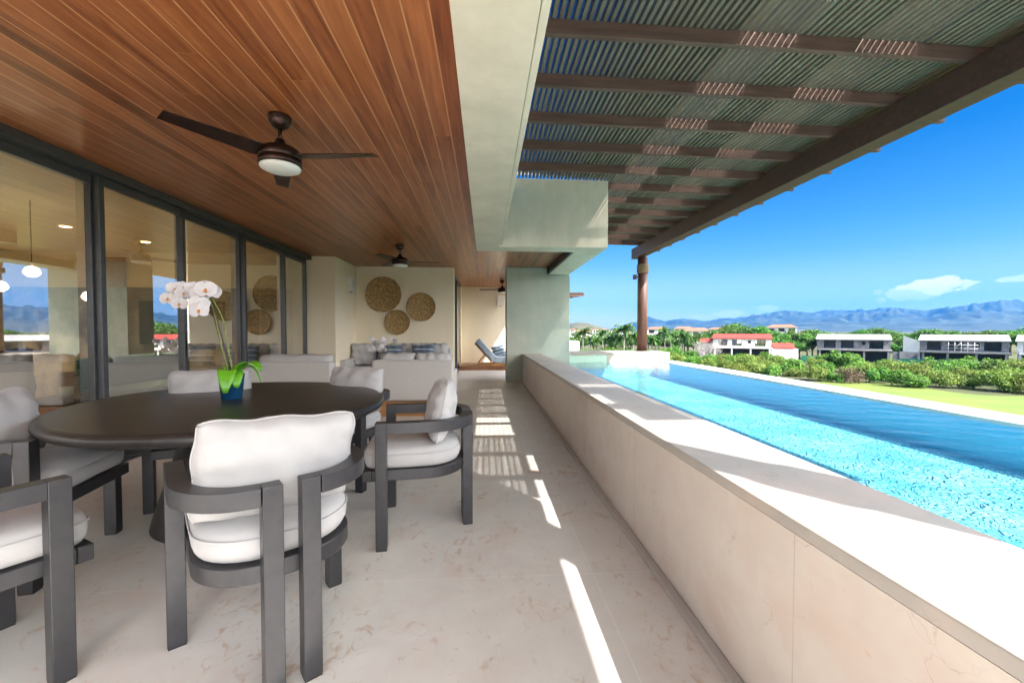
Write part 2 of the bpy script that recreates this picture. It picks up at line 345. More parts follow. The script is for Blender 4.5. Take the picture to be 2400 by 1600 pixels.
# ------------------------------------------------------------------ mesh helpers
class MB:
    def __init__(s): s.v = []; s.f = []; s.sm = []
    def add(s, vs, fs, smooth=False, mtx=None):
        o = len(s.v)
        s.v += [tuple(mtx @ Vector(v)) for v in vs] if mtx else [tuple(v) for v in vs]
        s.f += [tuple(i+o for i in f) for f in fs]; s.sm += [smooth]*len(fs)
        return s
    def box(s, x0, x1, y0, y1, z0, z1, mtx=None):
        vs = [(x, y, z) for z in (z0, z1) for y in (y0, y1) for x in (x0, x1)]
        return s.add(vs, [(0, 2, 3, 1), (4, 5, 7, 6), (0, 1, 5, 4), (2, 6, 7, 3), (0, 4, 6, 2), (1, 3, 7, 5)], False, mtx)
    def bar(s, a, b, w, h):            # rectangular bar between points
        a = Vector(a); b = Vector(b); d = b-a; q = d.to_track_quat('X', 'Z').to_matrix().to_4x4()
        return s.box(0, d.length, -w/2, w/2, -h/2, h/2, Matrix.Translation(a) @ q)
    def lathe(s, prof, n=32, c=(0, 0, 0), smooth=True, mtx=None, caps=True):
        vs = []; fs = []
        for (r, z) in prof:
            for k in range(n):
                a = 2*math.pi*k/n; vs.append((c[0]+r*math.cos(a), c[1]+r*math.sin(a), c[2]+z))
        for j in range(len(prof)-1):
            for k in range(n):
                fs.append((j*n+k, j*n+(k+1) % n, (j+1)*n+(k+1) % n, (j+1)*n+k))
        s.add(vs, fs, smooth, mtx)
        if caps:
            for j, rev in ((0, True), (len(prof)-1, False)):
                if prof[j][0] > 1e-4:
                    ring = list(range(j*n, j*n+n)); o = len(s.v)-len(vs)
                    s.f.append(tuple(i+o for i in (ring[::-1] if rev else ring))); s.sm.append(False)
        return s
    def tube(s, pts, r, n=8, smooth=True):
        pts = [Vector(p) for p in pts]; rs = r if isinstance(r, (list, tuple)) else [r]*len(pts)
        vs = []; fs = []
        for i, p in enumerate(pts):
            d = (pts[min(i+1, len(pts)-1)]-pts[max(i-1, 0)]).normalized()
            ref = Vector((0, 0, 1)) if abs(d.z) < .95 else Vector((1, 0, 0))
            u = d.cross(ref).normalized(); w = u.cross(d)
            for k in range(n):
                a = 2*math.pi*k/n; vs.append(p+(u*math.cos(a)+w*math.sin(a))*rs[i])
        for i in range(len(pts)-1):
            for k in range(n): fs.append((i*n+k, i*n+(k+1) % n, (i+1)*n+(k+1) % n, (i+1)*n+k))
        fs.append(tuple(range(n))[::-1]); fs.append(tuple((len(pts)-1)*n+k for k in range(n)))
        return s.add(vs, fs, smooth)
    def prism(s, poly, z0, z1, smooth=False):
        n = len(poly)
        vs = [(x, y, z0) for x, y in poly]+[(x, y, z1) for x, y in poly]
        return s.add(vs, [tuple(range(n))[::-1], tuple(range(n, 2*n))]+[(i, (i+1) % n, n+(i+1) % n, n+i) for i in range(n)], smooth)
    def sweep(s, path, w, z0, z1, closed=False):   # rectangular section swept along a plan path
        P = [Vector((p[0], p[1])) for p in path]; n = len(P); vs = []
        for i in range(n):
            a = P[(i-1) % n] if (closed or i > 0) else P[i]; b = P[(i+1) % n] if (closed or i < n-1) else P[i]
            d = (b-a).normalized(); nn = Vector((-d.y, d.x))
            for o, z in ((-w/2, z0), (w/2, z0), (w/2, z1), (-w/2, z1)):
                vs.append((P[i].x+nn.x*o, P[i].y+nn.y*o, z))
        fs = []
        m = n if closed else n-1
        for i in range(m):
            j = (i+1) % n
            for k in range(4): fs.append((i*4+k, i*4+(k+1) % 4, j*4+(k+1) % 4, j*4+k))
        if not closed: fs += [(3, 2, 1, 0), tuple((n-1)*4+k for k in range(4))]
        return s.add(vs, fs)
    def build(s, name, m, parent=None, bevel=0, loc=None, rot=None, seg=2):
        me = bpy.data.meshes.new(name); me.from_pydata(s.v, [], s.f)
        me.polygons.foreach_set('use_smooth', s.sm); me.update()
        bm = bmesh.new(); bm.from_mesh(me); bmesh.ops.recalc_face_normals(bm, faces=bm.faces); bm.to_mesh(me); bm.free()
        o = bpy.data.objects.new(name, me); sc.collection.objects.link(o)
        if m: me.materials.append(m)
        if name in ('arm', 'seat_frame'): me.polygons.foreach_set('use_smooth', [True]*len(me.polygons)); me.set_sharp_from_angle(angle=R(35))
        if bevel:
            b = o.modifiers.new('bevel', 'BEVEL'); b.width = bevel; b.segments = seg; b.limit_method = 'ANGLE'; b.angle_limit = R(40)
            b.harden_normals = False
        if parent: o.parent = parent
        if loc: o.location = loc
        if rot: o.rotation_euler = rot
        return o
def tag(o, label=None, cat=None, group=None, kind=None):
    if label: o['label'] = label
    if cat: o['category'] = cat
    if group: o['group'] = group
    if kind: o['kind'] = kind
    return o
def thing(name, label, cat, loc=(0, 0, 0), rz=0, group=None):
    o = bpy.data.objects.new(name, None); sc.collection.objects.link(o); o.empty_display_size = .1
    o.location = loc; o.rotation_euler = (0, 0, rz)
    return tag(o, label, cat, group)
def copy_tree(o, parent=None):
    c = o.copy(); sc.collection.objects.link(c)
    if parent: c.parent = parent
    for ch in list(o.children): copy_tree(ch, c)
    return c
def arc(cx, cy, rx, ry, a0, a1, n=8):
    return [(cx+rx*math.cos(R(a0+(a1-a0)*i/n)), cy+ry*math.sin(R(a0+(a1-a0)*i/n))) for i in range(n+1)]

def pillow_mb(w, h, t, n=20, pinch=.06, seed=0, wr=.006, power=2.6, pk=.8):
    """puffed cushion in the local XZ plane, thickness along Y"""
    mb = MB(); rnd = random.Random(seed)
    ph = [rnd.uniform(0, 6) for _ in range(6)]
    idx = {}; vs = []
    def P(i, j, side):
        u = -1+2*i/n; v = -1+2*j/n
        edge = abs(u) > .999 or abs(v) > .999
        key = (i, j, 0 if edge else side)
        if key in idx: return idx[key]
        k = max(0, 1-abs(u)**power)**.5*max(0, 1-abs(v)**power)**.5
        x = u*w/2*(1-pinch*(1-abs(v)**1.5)*abs(u)**2); z = v*h/2*(1-pinch*(1-abs(u)**1.5)*abs(v)**2)
        y = 0 if edge else side*(t/2*k**pk)
        kc = 1-.06*(abs(u)*abs(v))**4; x *= kc; z *= kc
        e = max(abs(u), abs(v))
        wob = wr*(math.sin(11*u+ph[0]+3*v)+math.sin(9*v+ph[1]+2*u)+.8*math.sin(17*u*v+ph[2]))
        y += wob*(.3+e)*side*(0 if edge else 1)
        z += wr*1.1*math.sin(8*u+ph[3])*abs(v)**3; x += wr*math.sin(7*v+ph[4])*abs(u)**3
        idx[key] = len(vs); vs.append((x, y, z)); return idx[key]
    fs = []
    for i in range(n):
        for j in range(n):
            for sd in (-1, 1):
                q = (P(i, j, sd), P(i+1, j, sd), P(i+1, j+1, sd), P(i, j+1, sd))
                fs.append(q if sd == -1 else q[::-1])
    return mb.add(vs, fs, True)
def slab_cushion(poly, z0, z1, inset=.03, n=5, wr=.003):
    """rounded mattress from a plan outline"""
    mb = MB(); m = len(poly); c = Vector((sum(p[0] for p in poly)/m, sum(p[1] for p in poly)/m)); vs = []; rows = []
    zs = []
    for i in range(n+1):
        a = math.pi*i/n-math.pi/2
        zs.append(((z0+z1)/2+(z1-z0)/2*math.sin(a), inset*(1-max(0, math.cos(a))**.7)))
    for k, (z, ins) in enumerate(zs):
        for (x, y) in poly:
            d = Vector((x, y))-c; l = d.length; d = d/l*(l-ins)
            vs.append((c.x+d.x, c.y+d.y, z+wr*math.sin(9*x+7*y)))
    fs = [(k*m+i, k*m+(i+1) % m, (k+1)*m+(i+1) % m, (k+1)*m+i) for k in range(n) for i in range(m)]
    # crowned top and flat bottom
    o = len(vs)
    for sc_, dz in ((.75, .012), (.4, .018)):
        for (x, y) in poly:
            d = Vector((x, y))-c; d = d*sc_; vs.append((c.x+d.x, c.y+d.y, z1+dz+wr*math.sin(11*x+5*y+1)))
    vs.append((c.x, c.y, z1+.02))
    a, b = n*m, o
    for r_ in range(2):
        for i in range(m): fs.append((a+i, a+(i+1) % m, b+(i+1) % m, b+i))
        a, b = b, b+m
    for i in range(m): fs.append((a+i, a+(i+1) % m, len(vs)-1))
    fs.append(tuple(range(m))[::-1])
    return mb.add(vs, fs, True)

# ================================================================== THE TERRACE
ZC = 2.66                                            # boarded ceiling
tag(MB().box(-3.75, .828, -6, 16, -.25, 0).build('terrace_floor', FLOOR), kind='structure')
tag(MB().box(-3.75, 1.474, 6.862, 14.2, ZC, ZC+.12).box(-3.75, -.142, -1.0, 6.861, ZC, ZC+.12).build('ceiling', WOOD_CEIL), kind='structure')

# plaster roof beam: the long soffit, the return across and the box out to the pillar
rb = thing('roof_beam', 'long cream plaster beam between the boarded ceiling and the pergola, ending in a square box', 'beam', (0, 0, 2.5))
MB().box(-.14, .225, -1.0, 6.47, 0, .9).build('soffit', PLASTER, rb, .006)
MB().box(.229, .268, -1.0, 6.47, .012, .12).build('drip_edge', PLASTER, rb, .004)
MB().box(-.14, 1.93, 6.472, 6.86, 0, 1.055).build('cross_beam', PLASTER, rb, .006)
MB().box(1.475, 1.93, 6.862, 10.4, 0, 1.04).build('outer_beam', PLASTER, rb, .006)
MB().box(1.44, 1.473, 6.87, 9.58, .01, .16).build('recess_shade_strip', BLACK, rb)  # black strip over the plaster recess face, standing in for its shade
MB().box(.30, 1.925, -.70, .85, 0, .93).build('canopy_slab', PLASTER, rb, .006)
MB().box(-3.9, -.142, -1.0, 6.468, .285, .93).box(-3.9, 1.474, 6.864, 16, .285, .93).build('roof_slab', PLASTER, rb)

# pillar and far walls
tag(MB().box(.50, 1.97, 9.60, 10.35, 0, 2.498).box(.50, 1.44, 9.6, 10.35, 2.498, ZC-.002).build('pillar', PILLARP, bevel=.006), 'broad sage green plaster pillar rising from the far end of the parapet', 'pillar')
tag(MB().box(-3.75, -2.935, 8.40, 9.98, 0, ZC-.002).build('wall_pier', WALLP, bevel=.004), 'narrow beige wall pier beside the glass doors carrying a square sconce', 'wall')
tag(MB().box(-2.933, -.72, 9.68, 9.98, 0, ZC-.002).build('back_wall', WALLP, bevel=.004), 'beige back wall hung with three round woven baskets', 'wall')
tag(MB().box(-.95, 1.9, 13.9, 14.2, 0, ZC-.002).build('corridor_wall', WALLP), 'beige end wall of the corridor behind the teak lounger', 'wall')
tag(MB().box(-1.0, -.78, 13.1, 13.898, 0, ZC-.002).build('corridor_side_wall', WALLP), 'short cream wall between the corridor sliding door and the end wall', 'wall')

tag(MB().box(-3.95, -3.75, -7, -1.02, -.25, 3.6).build('bounce_wall', WHITEP), 'added white wall out of view that bounces sunlight into the terrace', 'wall')  # unseen wall added to bounce sunlight under the roof

# parapet between terrace and pool
pw = thing('pool_parapet', 'low limestone parapet between the terrace and the pool with a wide pale coping', 'wall', (.868, 0, 0))
MB().box(0, .44, -6, 9.598, -.6, .6298).build('wall_face', WALLST, pw)
MB().box(-.002, .442, -6, 9.598, .63, .67).build('coping', COPE, pw, .006)
MB().box(-.043, -.002, -6, 9.598, -.2, .022).build('skirting', COPE, pw, .004)

# pool
pool = thing('infinity_pool', 'long turquoise infinity pool beside the terrace with a white wet overflow edge', 'pool', (1.31, 0, .12))
MB().box(.002, 2.80, -6, 9.7, -.2, 0).build('pool_floor', POOLT, pool)
MB().box(.001, .03, -6, 9.7, .001, .50).build('inner_side_wall', POOLT, pool)
MB().box(2.80, 3.2, -6, 9.72, -.2, .33).build('outer_side_wall', mat('shaded_wall_mosaic', (.04, .66, .96), (.06, .72, .98), 14, .4), pool)  # blue of the shaded wall under water is put into this tile colour
MB().box(.03, 2.80, 9.66, 9.70, .001, .33).build('end_side_wall', POOLT, pool)
m, nt, p = base_mat('wet_white_stone')
L(nt, ramp(nt, noise_n(nt, 7, 6, .6, stretch=(1, .4, 1)), [(.35, (.80, .81, .84)), (.65, (.68, .70, .75))]), p.inputs['Base Color'])
p.inputs['Roughness'].default_value = .25; WETST = m
MB().box(2.80, 3.22, -6, 9.72, .331, .365).build('overflow_edge', WETST, pool, .01)
# rippled water surface
def wave(x, y):
    h = 0
    for (kx, ky, a, ph) in WV: h += a*math.sin(kx*x+ky*y+ph)
    return h + .0014*noise.noise(Vector((x*2.0, y*2.0, .3)))+.0007*noise.noise(Vector((x*6, y*6, 4)))
rw = random.Random(3); WV = []
for k in range(16):
    lam = rw.uniform(.09, .34); th = rw.uniform(-.8, .8)+R(75); WV.append((math.cos(th)*6.283/lam, math.sin(th)*6.283/lam, .00026*lam/.3, rw.uniform(0, 6)))
ys = []; y = -4.0
while y < 9.66:
    ys.append(y); y += .035 if y < 5 else .05
ys.append(9.66)
xs = [1.341+(4.108-1.341)*i/92 for i in range(93)]
mb = MB(); nx = len(xs)
mb.add([(x, y, .47+wave(x, y)) for y in ys for x in xs], [(j*nx+i, j*nx+i+1, (j+1)*nx+i+1, (j+1)*nx+i) for j in range(len(ys)-1) for i in range(nx-1)], True)
water = tag(mb.build('pool_water', WATER), kind='structure')

# end wall of the pool with the column
ew = thing('pool_end_wall', 'pale stone block at the far end of the pool under the round timber column', 'wall', (0, 9.72, 0))
MB().prism([(1.98, 0), (4.42, 0), (4.58, .35), (4.58, 1.3), (1.98, 1.3)], -.6, .63).build('block', ENDST, ew, .006)
MB().prism([(1.97, -.008), (4.425, -.008), (4.59, .346), (4.59, 1.31), (1.97, 1.31)], .632, .67).build('capstone', ENDST, ew, .006)

def column(name, x, y, z0, label, top=3.12):
    c = thing(name, label, 'column', (x, y, z0))
    MB().lathe([(.130, .015), (.129, 1.2), (.127, top-z0)], 32).build('shaft', COLUMNW, c)
    MB().lathe([(.19, 0), (.19, .014)], 32).build('base_plate', METAL, c)
    mb = MB()
    for k in range(8):
        z = 2.72-z0+k*.028 if name == 'timber_column' else 2.72-z0+k*.028
        mb.add([], [])
        ring = [(math.cos(a)*.137, math.sin(a)*.137, z+.004*math.sin(3*a+k)) for a in [2*math.pi*i/24 for i in range(25)]]
        mb.tube(ring, .0165, 7)
    mb.build('rope_binding', ROPE, c)
    return c
MB().box(1.36, 2.88, -.012, -.001, -.2, .618).build('mosaic_facing', MOSA, ew)
column('timber_column', 4.13, 10.72, .67, 'round dark timber column bound with rope on the pool end wall')
column('near_timber_column', 2.45, -.38, .67, 'round dark timber column at the near end of the pergola beam', 3.6)
for o in bpy.data.objects:
    if o.name == 'near_timber_column': o.name = 'timber_column'
sp = thing('spotlight', 'small black spotlight clamped to the timber column below its rope', 'spotlight', (3.985, 10.66, 2.60))
MB().box(-.125, -.045, -.05, .05, -.06, .06).build('lamp_head', BLACK, sp, .008)
MB().box(-.045, .02, -.018, .018, -.02, .02).build('bracket', BLACK, sp)

# pergola
KS = .017
def zr(x): return 3.39+KS*(3.93-x)
pg = thing('pergola', 'dark timber pergola with close slats over the pool', 'pergola', (4.04, 0, 3.12))
ox, oy, oz = 4.04, 0, 3.12
MB().box(-.11, .11, -3.4, 11.02, 0, .268).build('beam', BROWNW, pg, .008)
def sloped(mb, x0, x1, y0, y1, dz0, dz1):
    vs = [(x-ox, y, zr(x)+dz-oz) for dz in (dz0, dz1) for y in (y0, y1) for x in (x0, x1)]
    return mb.add(vs, [(0, 2, 3, 1), (4, 5, 7, 6), (0, 1, 5, 4), (2, 6, 7, 3), (0, 4, 6, 2), (1, 3, 7, 5)])
for k in range(-4, 12):
    y0 = 3.18+.665*k
    mb = MB(); x0 = .272 if y0 < 6.4 else 1.934
    sloped(mb, x0, 4.62, y0, y0+.052, .002, .112)
    mb.box(4.152-ox, 4.50-ox, y0+.001, y0+.051, 3.245-oz, zr(4.4)+.03-oz)
    mb.build('rafter', RAFTW, pg, .003)
mb = MB(); x = .285; rs = random.Random(5)
while x < 4.80:
    mid = 2.03 < x < 2.47 or 3.02 < x < 3.50
    w = .0285; h = .035 if mid else .046
    j = rs.uniform(-.0015, .0015); y1 = 6.468 if x < 1.93 else 10.6
    gaps = []
    if 2.54 < x < 2.70: gaps += [(-.1, .45), (.62, 1.1)]
    if 2.03 < x < 2.47: gaps += [(1.75, 2.85)]
    part = [(1.5, 1.9)] if 2.66 < x < 3.14 else []
    gaps += part
    y = .06
    for g0, g1 in gaps+[(y1, y1)]:
        if g0 > y: sloped(mb, x+j, x+j+w, y, g0, .114, .114+h)
        if g1 > g0: sloped(mb, x+j+(.004 if part else .01), x+j+(.026 if part else .022), max(g0, .06)+.0005, g1-.0005, .114, .130 if part else .125)
        y = g1
    x += .056
mb.build('slats', SLATW, pg)
mb = MB()
for (a, b, c, d) in [(.275, 1.93, .06, 6.46), (1.932, 2.0, .06, 10.6), (2.50, 3.0, 1.95, 10.6), (3.52, 4.8, .06, 10.6)]: sloped(mb, a, b, c, d, .160, .168)
mb.build('smoked_glazing', glass_mat('smoked_roof_glazing', .04, (.42, .46, .52)), pg)

# ------------------------------------------------------------------ sliding glass doors
XD = -3.42
dt = thing('door_track', 'charcoal aluminium head frame and floor tracks of the sliding doors', 'door frame', (XD, 0, 0))
MB().box(-.22, .04, -1.0, 8.398, 2.58, ZC-.003).build('head_frame', ALU, dt, .003)
mb = MB()
for k in range(4): mb.box(-.16+k*.085, -.15+k*.085, -1.0, 8.398, .004, .018)
mb.box(-.18, .13, -1.0, 8.398, -.02, .003)
mb.build('floor_track', ALU, dt)
ms = [-.9, 1.6, 3.96, 5.0, 6.19, 7.40, 8.365]
labs = ['widest sliding glass door at the left edge of the photo reflecting sky and hills', 'wide sliding glass door left of the first thick mullion',
        'sliding glass door left of the pair of slim pull handles', 'sliding glass door right behind the orchid, with a pull handle',
        'sliding glass door above the left sofa back', 'last sliding glass door beside the beige wall pier']
for k in range(6):
    y0, y1 = ms[k], ms[k+1]; off = -.055 if k % 2 else 0.0
    d = thing('sliding_door', labs[k], 'glass door', (XD+off-.03, y0, 0), group='sliding glass doors of the terrace')
    W = y1-y0+.028; st = .052
    f = MB(); f.box(-.027, .027, 0, st, .02, 2.578).box(-.027, .027, W-st, W, .02, 2.578)
    f.box(-.021, .021, st, W-st, .02, .09).box(-.021, .021, st, W-st, 2.50, 2.578)
    f.build('frame', ALU, d, .003)
    pn = MB().box(-.003, .003, -(W/2-st), W/2-st, .09, 2.50).build('pane', GLASS, d, loc=(0, W/2, 0)); pn.rotation_euler.z = .023 if W < 1.5 else .017
    if k in (2, 3):
        hy = W-st/2 if k == 2 else st/2
        hm = MB().box(.0225, .027, hy-.011, hy+.011, .90, 1.18); hm.build('handle', BLACK, d, .003)
# corridor sliding door
cd = thing('corridor_door', 'dark framed sliding door on the left side of the far corridor', 'glass door', (-.80, 9.985, 0))
MB().box(-.05, .03, .05, .13, 0, 2.58).box(-.05, .03, 1.6, 1.7, 0, 2.58).box(-.05, .03, 3.2, 3.3, 0, 2.58).box(-.05, .04, .05, 3.3, 2.58, 2.65).box(-.05, .03, .13, 3.2, 0, .08).build('frame', ALU, cd, .003)
MB().box(-.015, -.005, .13, 3.2, .08, 2.58).build('pane', GLASS, cd)

# ------------------------------------------------------------------ ceiling fans
def fan(loc, rz, label, scale=1.0):
    f = thing('ceiling_fan', label, 'ceiling fan', loc, rz, 'bronze ceiling fans')
    MB().lathe([(.072, 0), (.074, -.012), (.066, -.05), (.045, -.078), (.02, -.09)], 32).build('canopy', BRONZE, f)
    MB().lathe([(.012, -.085), (.012, -.17)], 12).build('down_rod', BRONZE, f)
    h = MB().lathe([(.022, -.155), (.03, -.165), (.045, -.20), (.095, -.215), (.128, -.235), (.135, -.262), (.135, -.285), (.131, -.288), (.131, -.292), (.137, -.295), (.137, -.335), (.125, -.338)], 40).build('motor_housing', BRONZE, f)
    MB().lathe([(.125, -.339), (.128, -.345), (.122, -.358), (.09, -.372), (.045, -.379), (.001, -.381)], 40, caps=False).build('light_diffuser', OPAL, f)
    for k in range(3):
        a = 2*math.pi*k/3
        vs = []; fs = []; n = 10
        for i in range(n+1):
            t = i/n; r = .10+t*.56; w = .075*(1-.42*t) if i else .05
            tilt = .20
            for sgn in (-1, 1):
                yy = sgn*w; zz = -.272+sgn*w*tilt+.0*t
                vs += [(r, yy, zz-.004), (r, yy, zz+.004)]
        for i in range(n):
            b = i*4; c = b+4
            fs += [(b, b+2, c+2, c), (b+1, c+1, c+3, b+3), (b, c, c+1, b+1), (b+2, b+3, c+3, c+2)]
        fs += [(0, 1, 3, 2), (n*4, n*4+2, n*4+3, n*4+1)]
        MB().add(vs, fs, False, Matrix.Rotation(a, 4, 'Z')).build('blade', BRONZE, f, .002)
    return f
f1 = fan((-1.394, 2.97, ZC), R(-6), 'nearest bronze ceiling fan, above the round dining table')
f2 = copy_tree(f1); f2.location = (-1.448, 7.25, ZC); f2.rotation_euler.z = R(10); f2['label'] = 'bronze ceiling fan above the grey sofas in front of the woven baskets'
f3 = copy_tree(f1); f3.location = (.50, 12.1, ZC); f3.rotation_euler.z = R(60); f3['label'] = 'farthest bronze ceiling fan, partly hidden by the pillar in the corridor'

# sconces
def sconce(loc, rz, label):
    s = thing('wall_sconce', label, 'wall lamp', loc, rz, 'square white wall sconces')
    MB().box(-.12, .12, -.10, 0, -.165, .165).build('shade', SCONCE, s, .006)
    MB().box(-.03, .03, -.06, -.02, -.175, -.166).build('lamp_holder', BRONZE, s)
    return s
sconce((-2.933, 9.20, 2.20), R(90), 'square white wall sconce on the beige pier near the glass doors')
sconce((.515, 13.898, 2.20), 0, 'square white wall sconce on the corridor end wall above the lounger')
sk = tag(MB().box(.46, .54, 13.885, 13.898, .36, .48).build('wall_socket', SCONCE, bevel=.003), 'small white socket plate low on the corridor end wall behind the lounger', 'socket')

# woven baskets
for (px_, z_, r_, lab) in [(-2.30, 2.027, .394, 'largest round woven basket on the back wall, upper left of the three'), (-1.456, 1.743, .317, 'round woven basket on the back wall at the right of the three'), (-1.998, 1.396, .277, 'smallest round woven basket on the back wall, lowest of the three')]:
    bk = thing('wall_basket', lab, 'basket', (px_, 9.678, z_), 0, 'round woven baskets on the back wall')
    M90 = Matrix.Rotation(R(90), 4, 'X')
    MB().lathe([(.001, .022), (r_*.3, .024), (r_*.8, .034), (r_*.93, .050)], 56, mtx=M90, caps=False).lathe([(r_*.93, .002), (.001, .001)], 56, mtx=M90, caps=False).build('woven_tray', BASKET, bk)
    mb = MB()
    for q in range(2):
        ring = [(math.cos(a)*(r_*(.95+.035*q)), -.040-.010*q+.003*math.sin(9*a), math.sin(a)*(r_*(.95+.035*q))) for a in [2*math.pi*i/60 for i in range(61)]]
        mb.tube(ring, .013, 6)
    mb.build('rim', BASKET, bk)

# ------------------------------------------------------------------ dining table
TX, TY = -1.644, 2.873
tb = thing('dining_table', 'large rounded charcoal dining table with a thick soft rim carrying the tall orchid', 'table', (TX, TY, 0))
MB().lathe([(.9, .672), (.975, .674), (1.008, .688), (1.022, .708), (1.018, .728), (1.0, .741), (.985, .7455), (.97, .7445), (.955, .7462), (.5, .7463), (.001, .7463)], 96, caps=False).lathe([(.9, .672), (.001, .672)], 96, caps=False).build('tabletop', TABLE, tb)
tt = tb.children[0]; tt.scale = (.89, 1.01, 1); tt.rotation_euler.z = R(37.2)
MB().lathe([(.46, 0), (.455, .03), (.33, .45), (.28, .671)], 48).build('pedestal', TABLEB, tb)

# ------------------------------------------------------------------ dining chairs
def make_chair():
    c = thing('dining_chair', '', 'chair')
    for s in (-1, 1):
        MB().box(s*.29-.03, s*.29+.03, .215, .275, .006, .70).build('leg', METAL, c, .003)
        MB().box(s*.058-.03, s*.058+.03, -.275, -.215, .006, .70).build('leg', METAL, c, .003)
        MB().box(s*.29-.028, s*.29+.028, .217, .273, 0, .006).build('glide', BLACK, c)
        MB().box(s*.058-.028, s*.058+.028, -.273, -.217, 0, .006).build('glide', BLACK, c)
        path = [(s*.29, .2149)]+[(s*.29, .10), (s*.29, .0)]+[(s*(.075+.215*math.cos(R(a))), -.02-.225*math.sin(R(a))) for a in range(6, 88, 6)]+[(s*.0881, -.245)]
        MB().sweep(path, .06, .639, .70).build('arm', METAL, c, .002)
    plan = [(-.235, .30), (-.235, .02)]+[(-(.05+.185*math.cos(R(a))), -.0-.19*math.sin(R(a))) for a in range(6, 91, 6)]
    plan += [(-x, y) for x, y in plan[::-1]]
    MB().sweep(plan, .05, .365, .425).box(-.26, .26, .30, .345, .365, .425).build('seat_frame', METAL, c, .004)
    inner = [(x*.9, y*.92) for x, y in plan]
    MB().prism(inner, .40, .418).build('seat_panel', BLACK, c)
    cp = [(-.20, .345), (.20, .345)]+arc(.20, .285, .055, .06, 90, 0, 4)+[(.255, .02)]+[(.05+.205*math.cos(R(a)), .0-.20*math.sin(R(a))) for a in range(10, 91, 10)]
    cp += [(-(x), y) for x, y in cp[::-1]][:-1]
    # clean ordered outline
    out = []
    for a_ in [(.0, .35), (.15, .35), (.20, .347)]+arc(.20, .285, .057, .062, 80, 0, 5)+[(.258, .15), (.258, .02)]+[(.05+.208*math.cos(R(a)), -.20*math.sin(R(a))) for a in range(12, 91, 12)]: out.append(a_)
    full = out+[(-x, y) for x, y in out[::-1] if abs(x) > .001]
    cu = slab_cushion(full, .426, .545, .045, 6).build('seat_cushion', FABW, c)
    rim = [(x*1.004, y*1.004, .510+.003*math.sin(9*x+7*y)) for x, y in full]; rim.append(rim[0])
    MB().tube(rim, .0035, 5).build('piping', FABW, cu)
    return c
CH = make_chair()
protoP = [pillow_mb(.525, .365, .18, 24, .03, s, .0045, 2.3, .95) for s in (1, 2, 3)]
def place_chair(first, fx, fy, dx, dy, label, pil=0, lean=14, shift=0, roll=0, drop=0):
    """fx,fy is the middle between the front legs; dx,dy the facing"""
    c = first if isinstance(first, bpy.types.Object) else copy_tree(CH)
    n = math.hypot(dx, dy); dx /= n; dy /= n
    c.location = (fx-dx*.245, fy-dy*.245, 0); c.rotation_euler = (0, 0, math.atan2(dy, dx)-R(90))
    c['label'] = label; c['group'] = 'dining chairs round the table'
    return c
specs = [(-.952, 1.824, -.607, .795, 'dining chair seen from behind in the middle foreground, its split back facing us', 0, -9, 3),
         (-.605, 2.588, -.992, -.127, 'dining chair standing side-on at the right of the table by the walkway', 1, -8, 3),
         (-1.20, 3.25, -.35, -.94, 'dining chair behind the table in front of the two grey sofas', 2, -8, 0),
         (-1.95, 2.99, .40, -.91, 'dining chair behind the table directly behind the orchid pot', 0, -6, -1),
         (-2.15, 2.31, .98, .20, 'dining chair at the far left of the table beside the glass door', 1, -10, 0),
         (-1.707, 1.645, .50, .866, 'nearest dining chair cut off by the left edge of the photo', 2, -8, 0)]
placed = []
for k, (fx, fy, dx, dy, lab, pil, lean, roll) in enumerate(specs):
    c = place_chair(CH if k == 0 else {'label': None}, fx, fy, dx, dy, lab)
    placed.append(c)
pm = {}
for k, (fx, fy, dx, dy, lab, pil, lean, roll) in enumerate(specs):
    if pil not in pm: 
        o = protoP[pil].build('back_pillow', FABW); pm[pil] = o
        vs_ = protoP[pil].v; ed = [v for v in vs_ if v[1] == 0]; ed.sort(key=lambda v: math.atan2(v[2]/.385, v[0]/.55)); ed.append(ed[0])
        MB().tube(ed, .0035, 5).build('pillow_piping', FABW, o)
    else:
        o = copy_tree(pm[pil])
    o.parent = placed[k]; o.location = (.0, -.085, .718); o.rotation_euler = (R(-lean+3), R(roll), 0)

# ------------------------------------------------------------------ orchids
def petal(mb, c, d, n, ln, w, cup=.25):
    """petal starting at c along d, facing n"""
    d = Vector(d).normalized(); n = Vector(n).normalized(); s = d.cross(n).normalized()
    vs = []; fs = []; K = 6
    for i in range(K+1):
        t = i/K; ww = w*math.sin(math.pi*min(1, t*.86+.10))**.7*(1 if t < .99 else .35)
        for j in (-1, -.5, 0, .5, 1):
            vs.append(Vector(c)+d*ln*t+s*ww*j+n*(cup*ww*(abs(j)-.4)*.5-ln*.18*t*t))
    for i in range(K):
        for j in range(4): fs.append((i*5+j, i*5+j+1, i*5+j+6, i*5+j+5))
    mb.add(vs, fs, True)
def blossom(c, n, size, rnd):
    n = Vector(n).normalized(); up = Vector((0, 0, 1)); s = n.cross(up).normalized(); u = s.cross(n)
    rot = rnd.uniform(-.25, .25)
    def dr(a): return s*math.sin(a+rot)+u*math.cos(a+rot)
    p = MB()
    for a in (0, R(125), R(-125)): petal(p, c, dr(a), n, size, size*.42)
    for a in (R(68), R(-68)): petal(p, Vector(c)+n*.003, dr(a), n, size*1.08, size*.72, .3)
    l = MB()
    cc = Vector(c)+n*.006
    l.lathe([(.001, size*.16), (size*.12, size*.08), (size*.13, 0), (size*.05, -size*.06)], 8, mtx=Matrix.Translation(cc) @ n.to_track_quat('Z', 'Y').to_matrix().to_4x4(), caps=False)
    petal(l, cc, -dr(0)*.8+n*.6, n, size*.42, size*.16, .6)
    return p, l
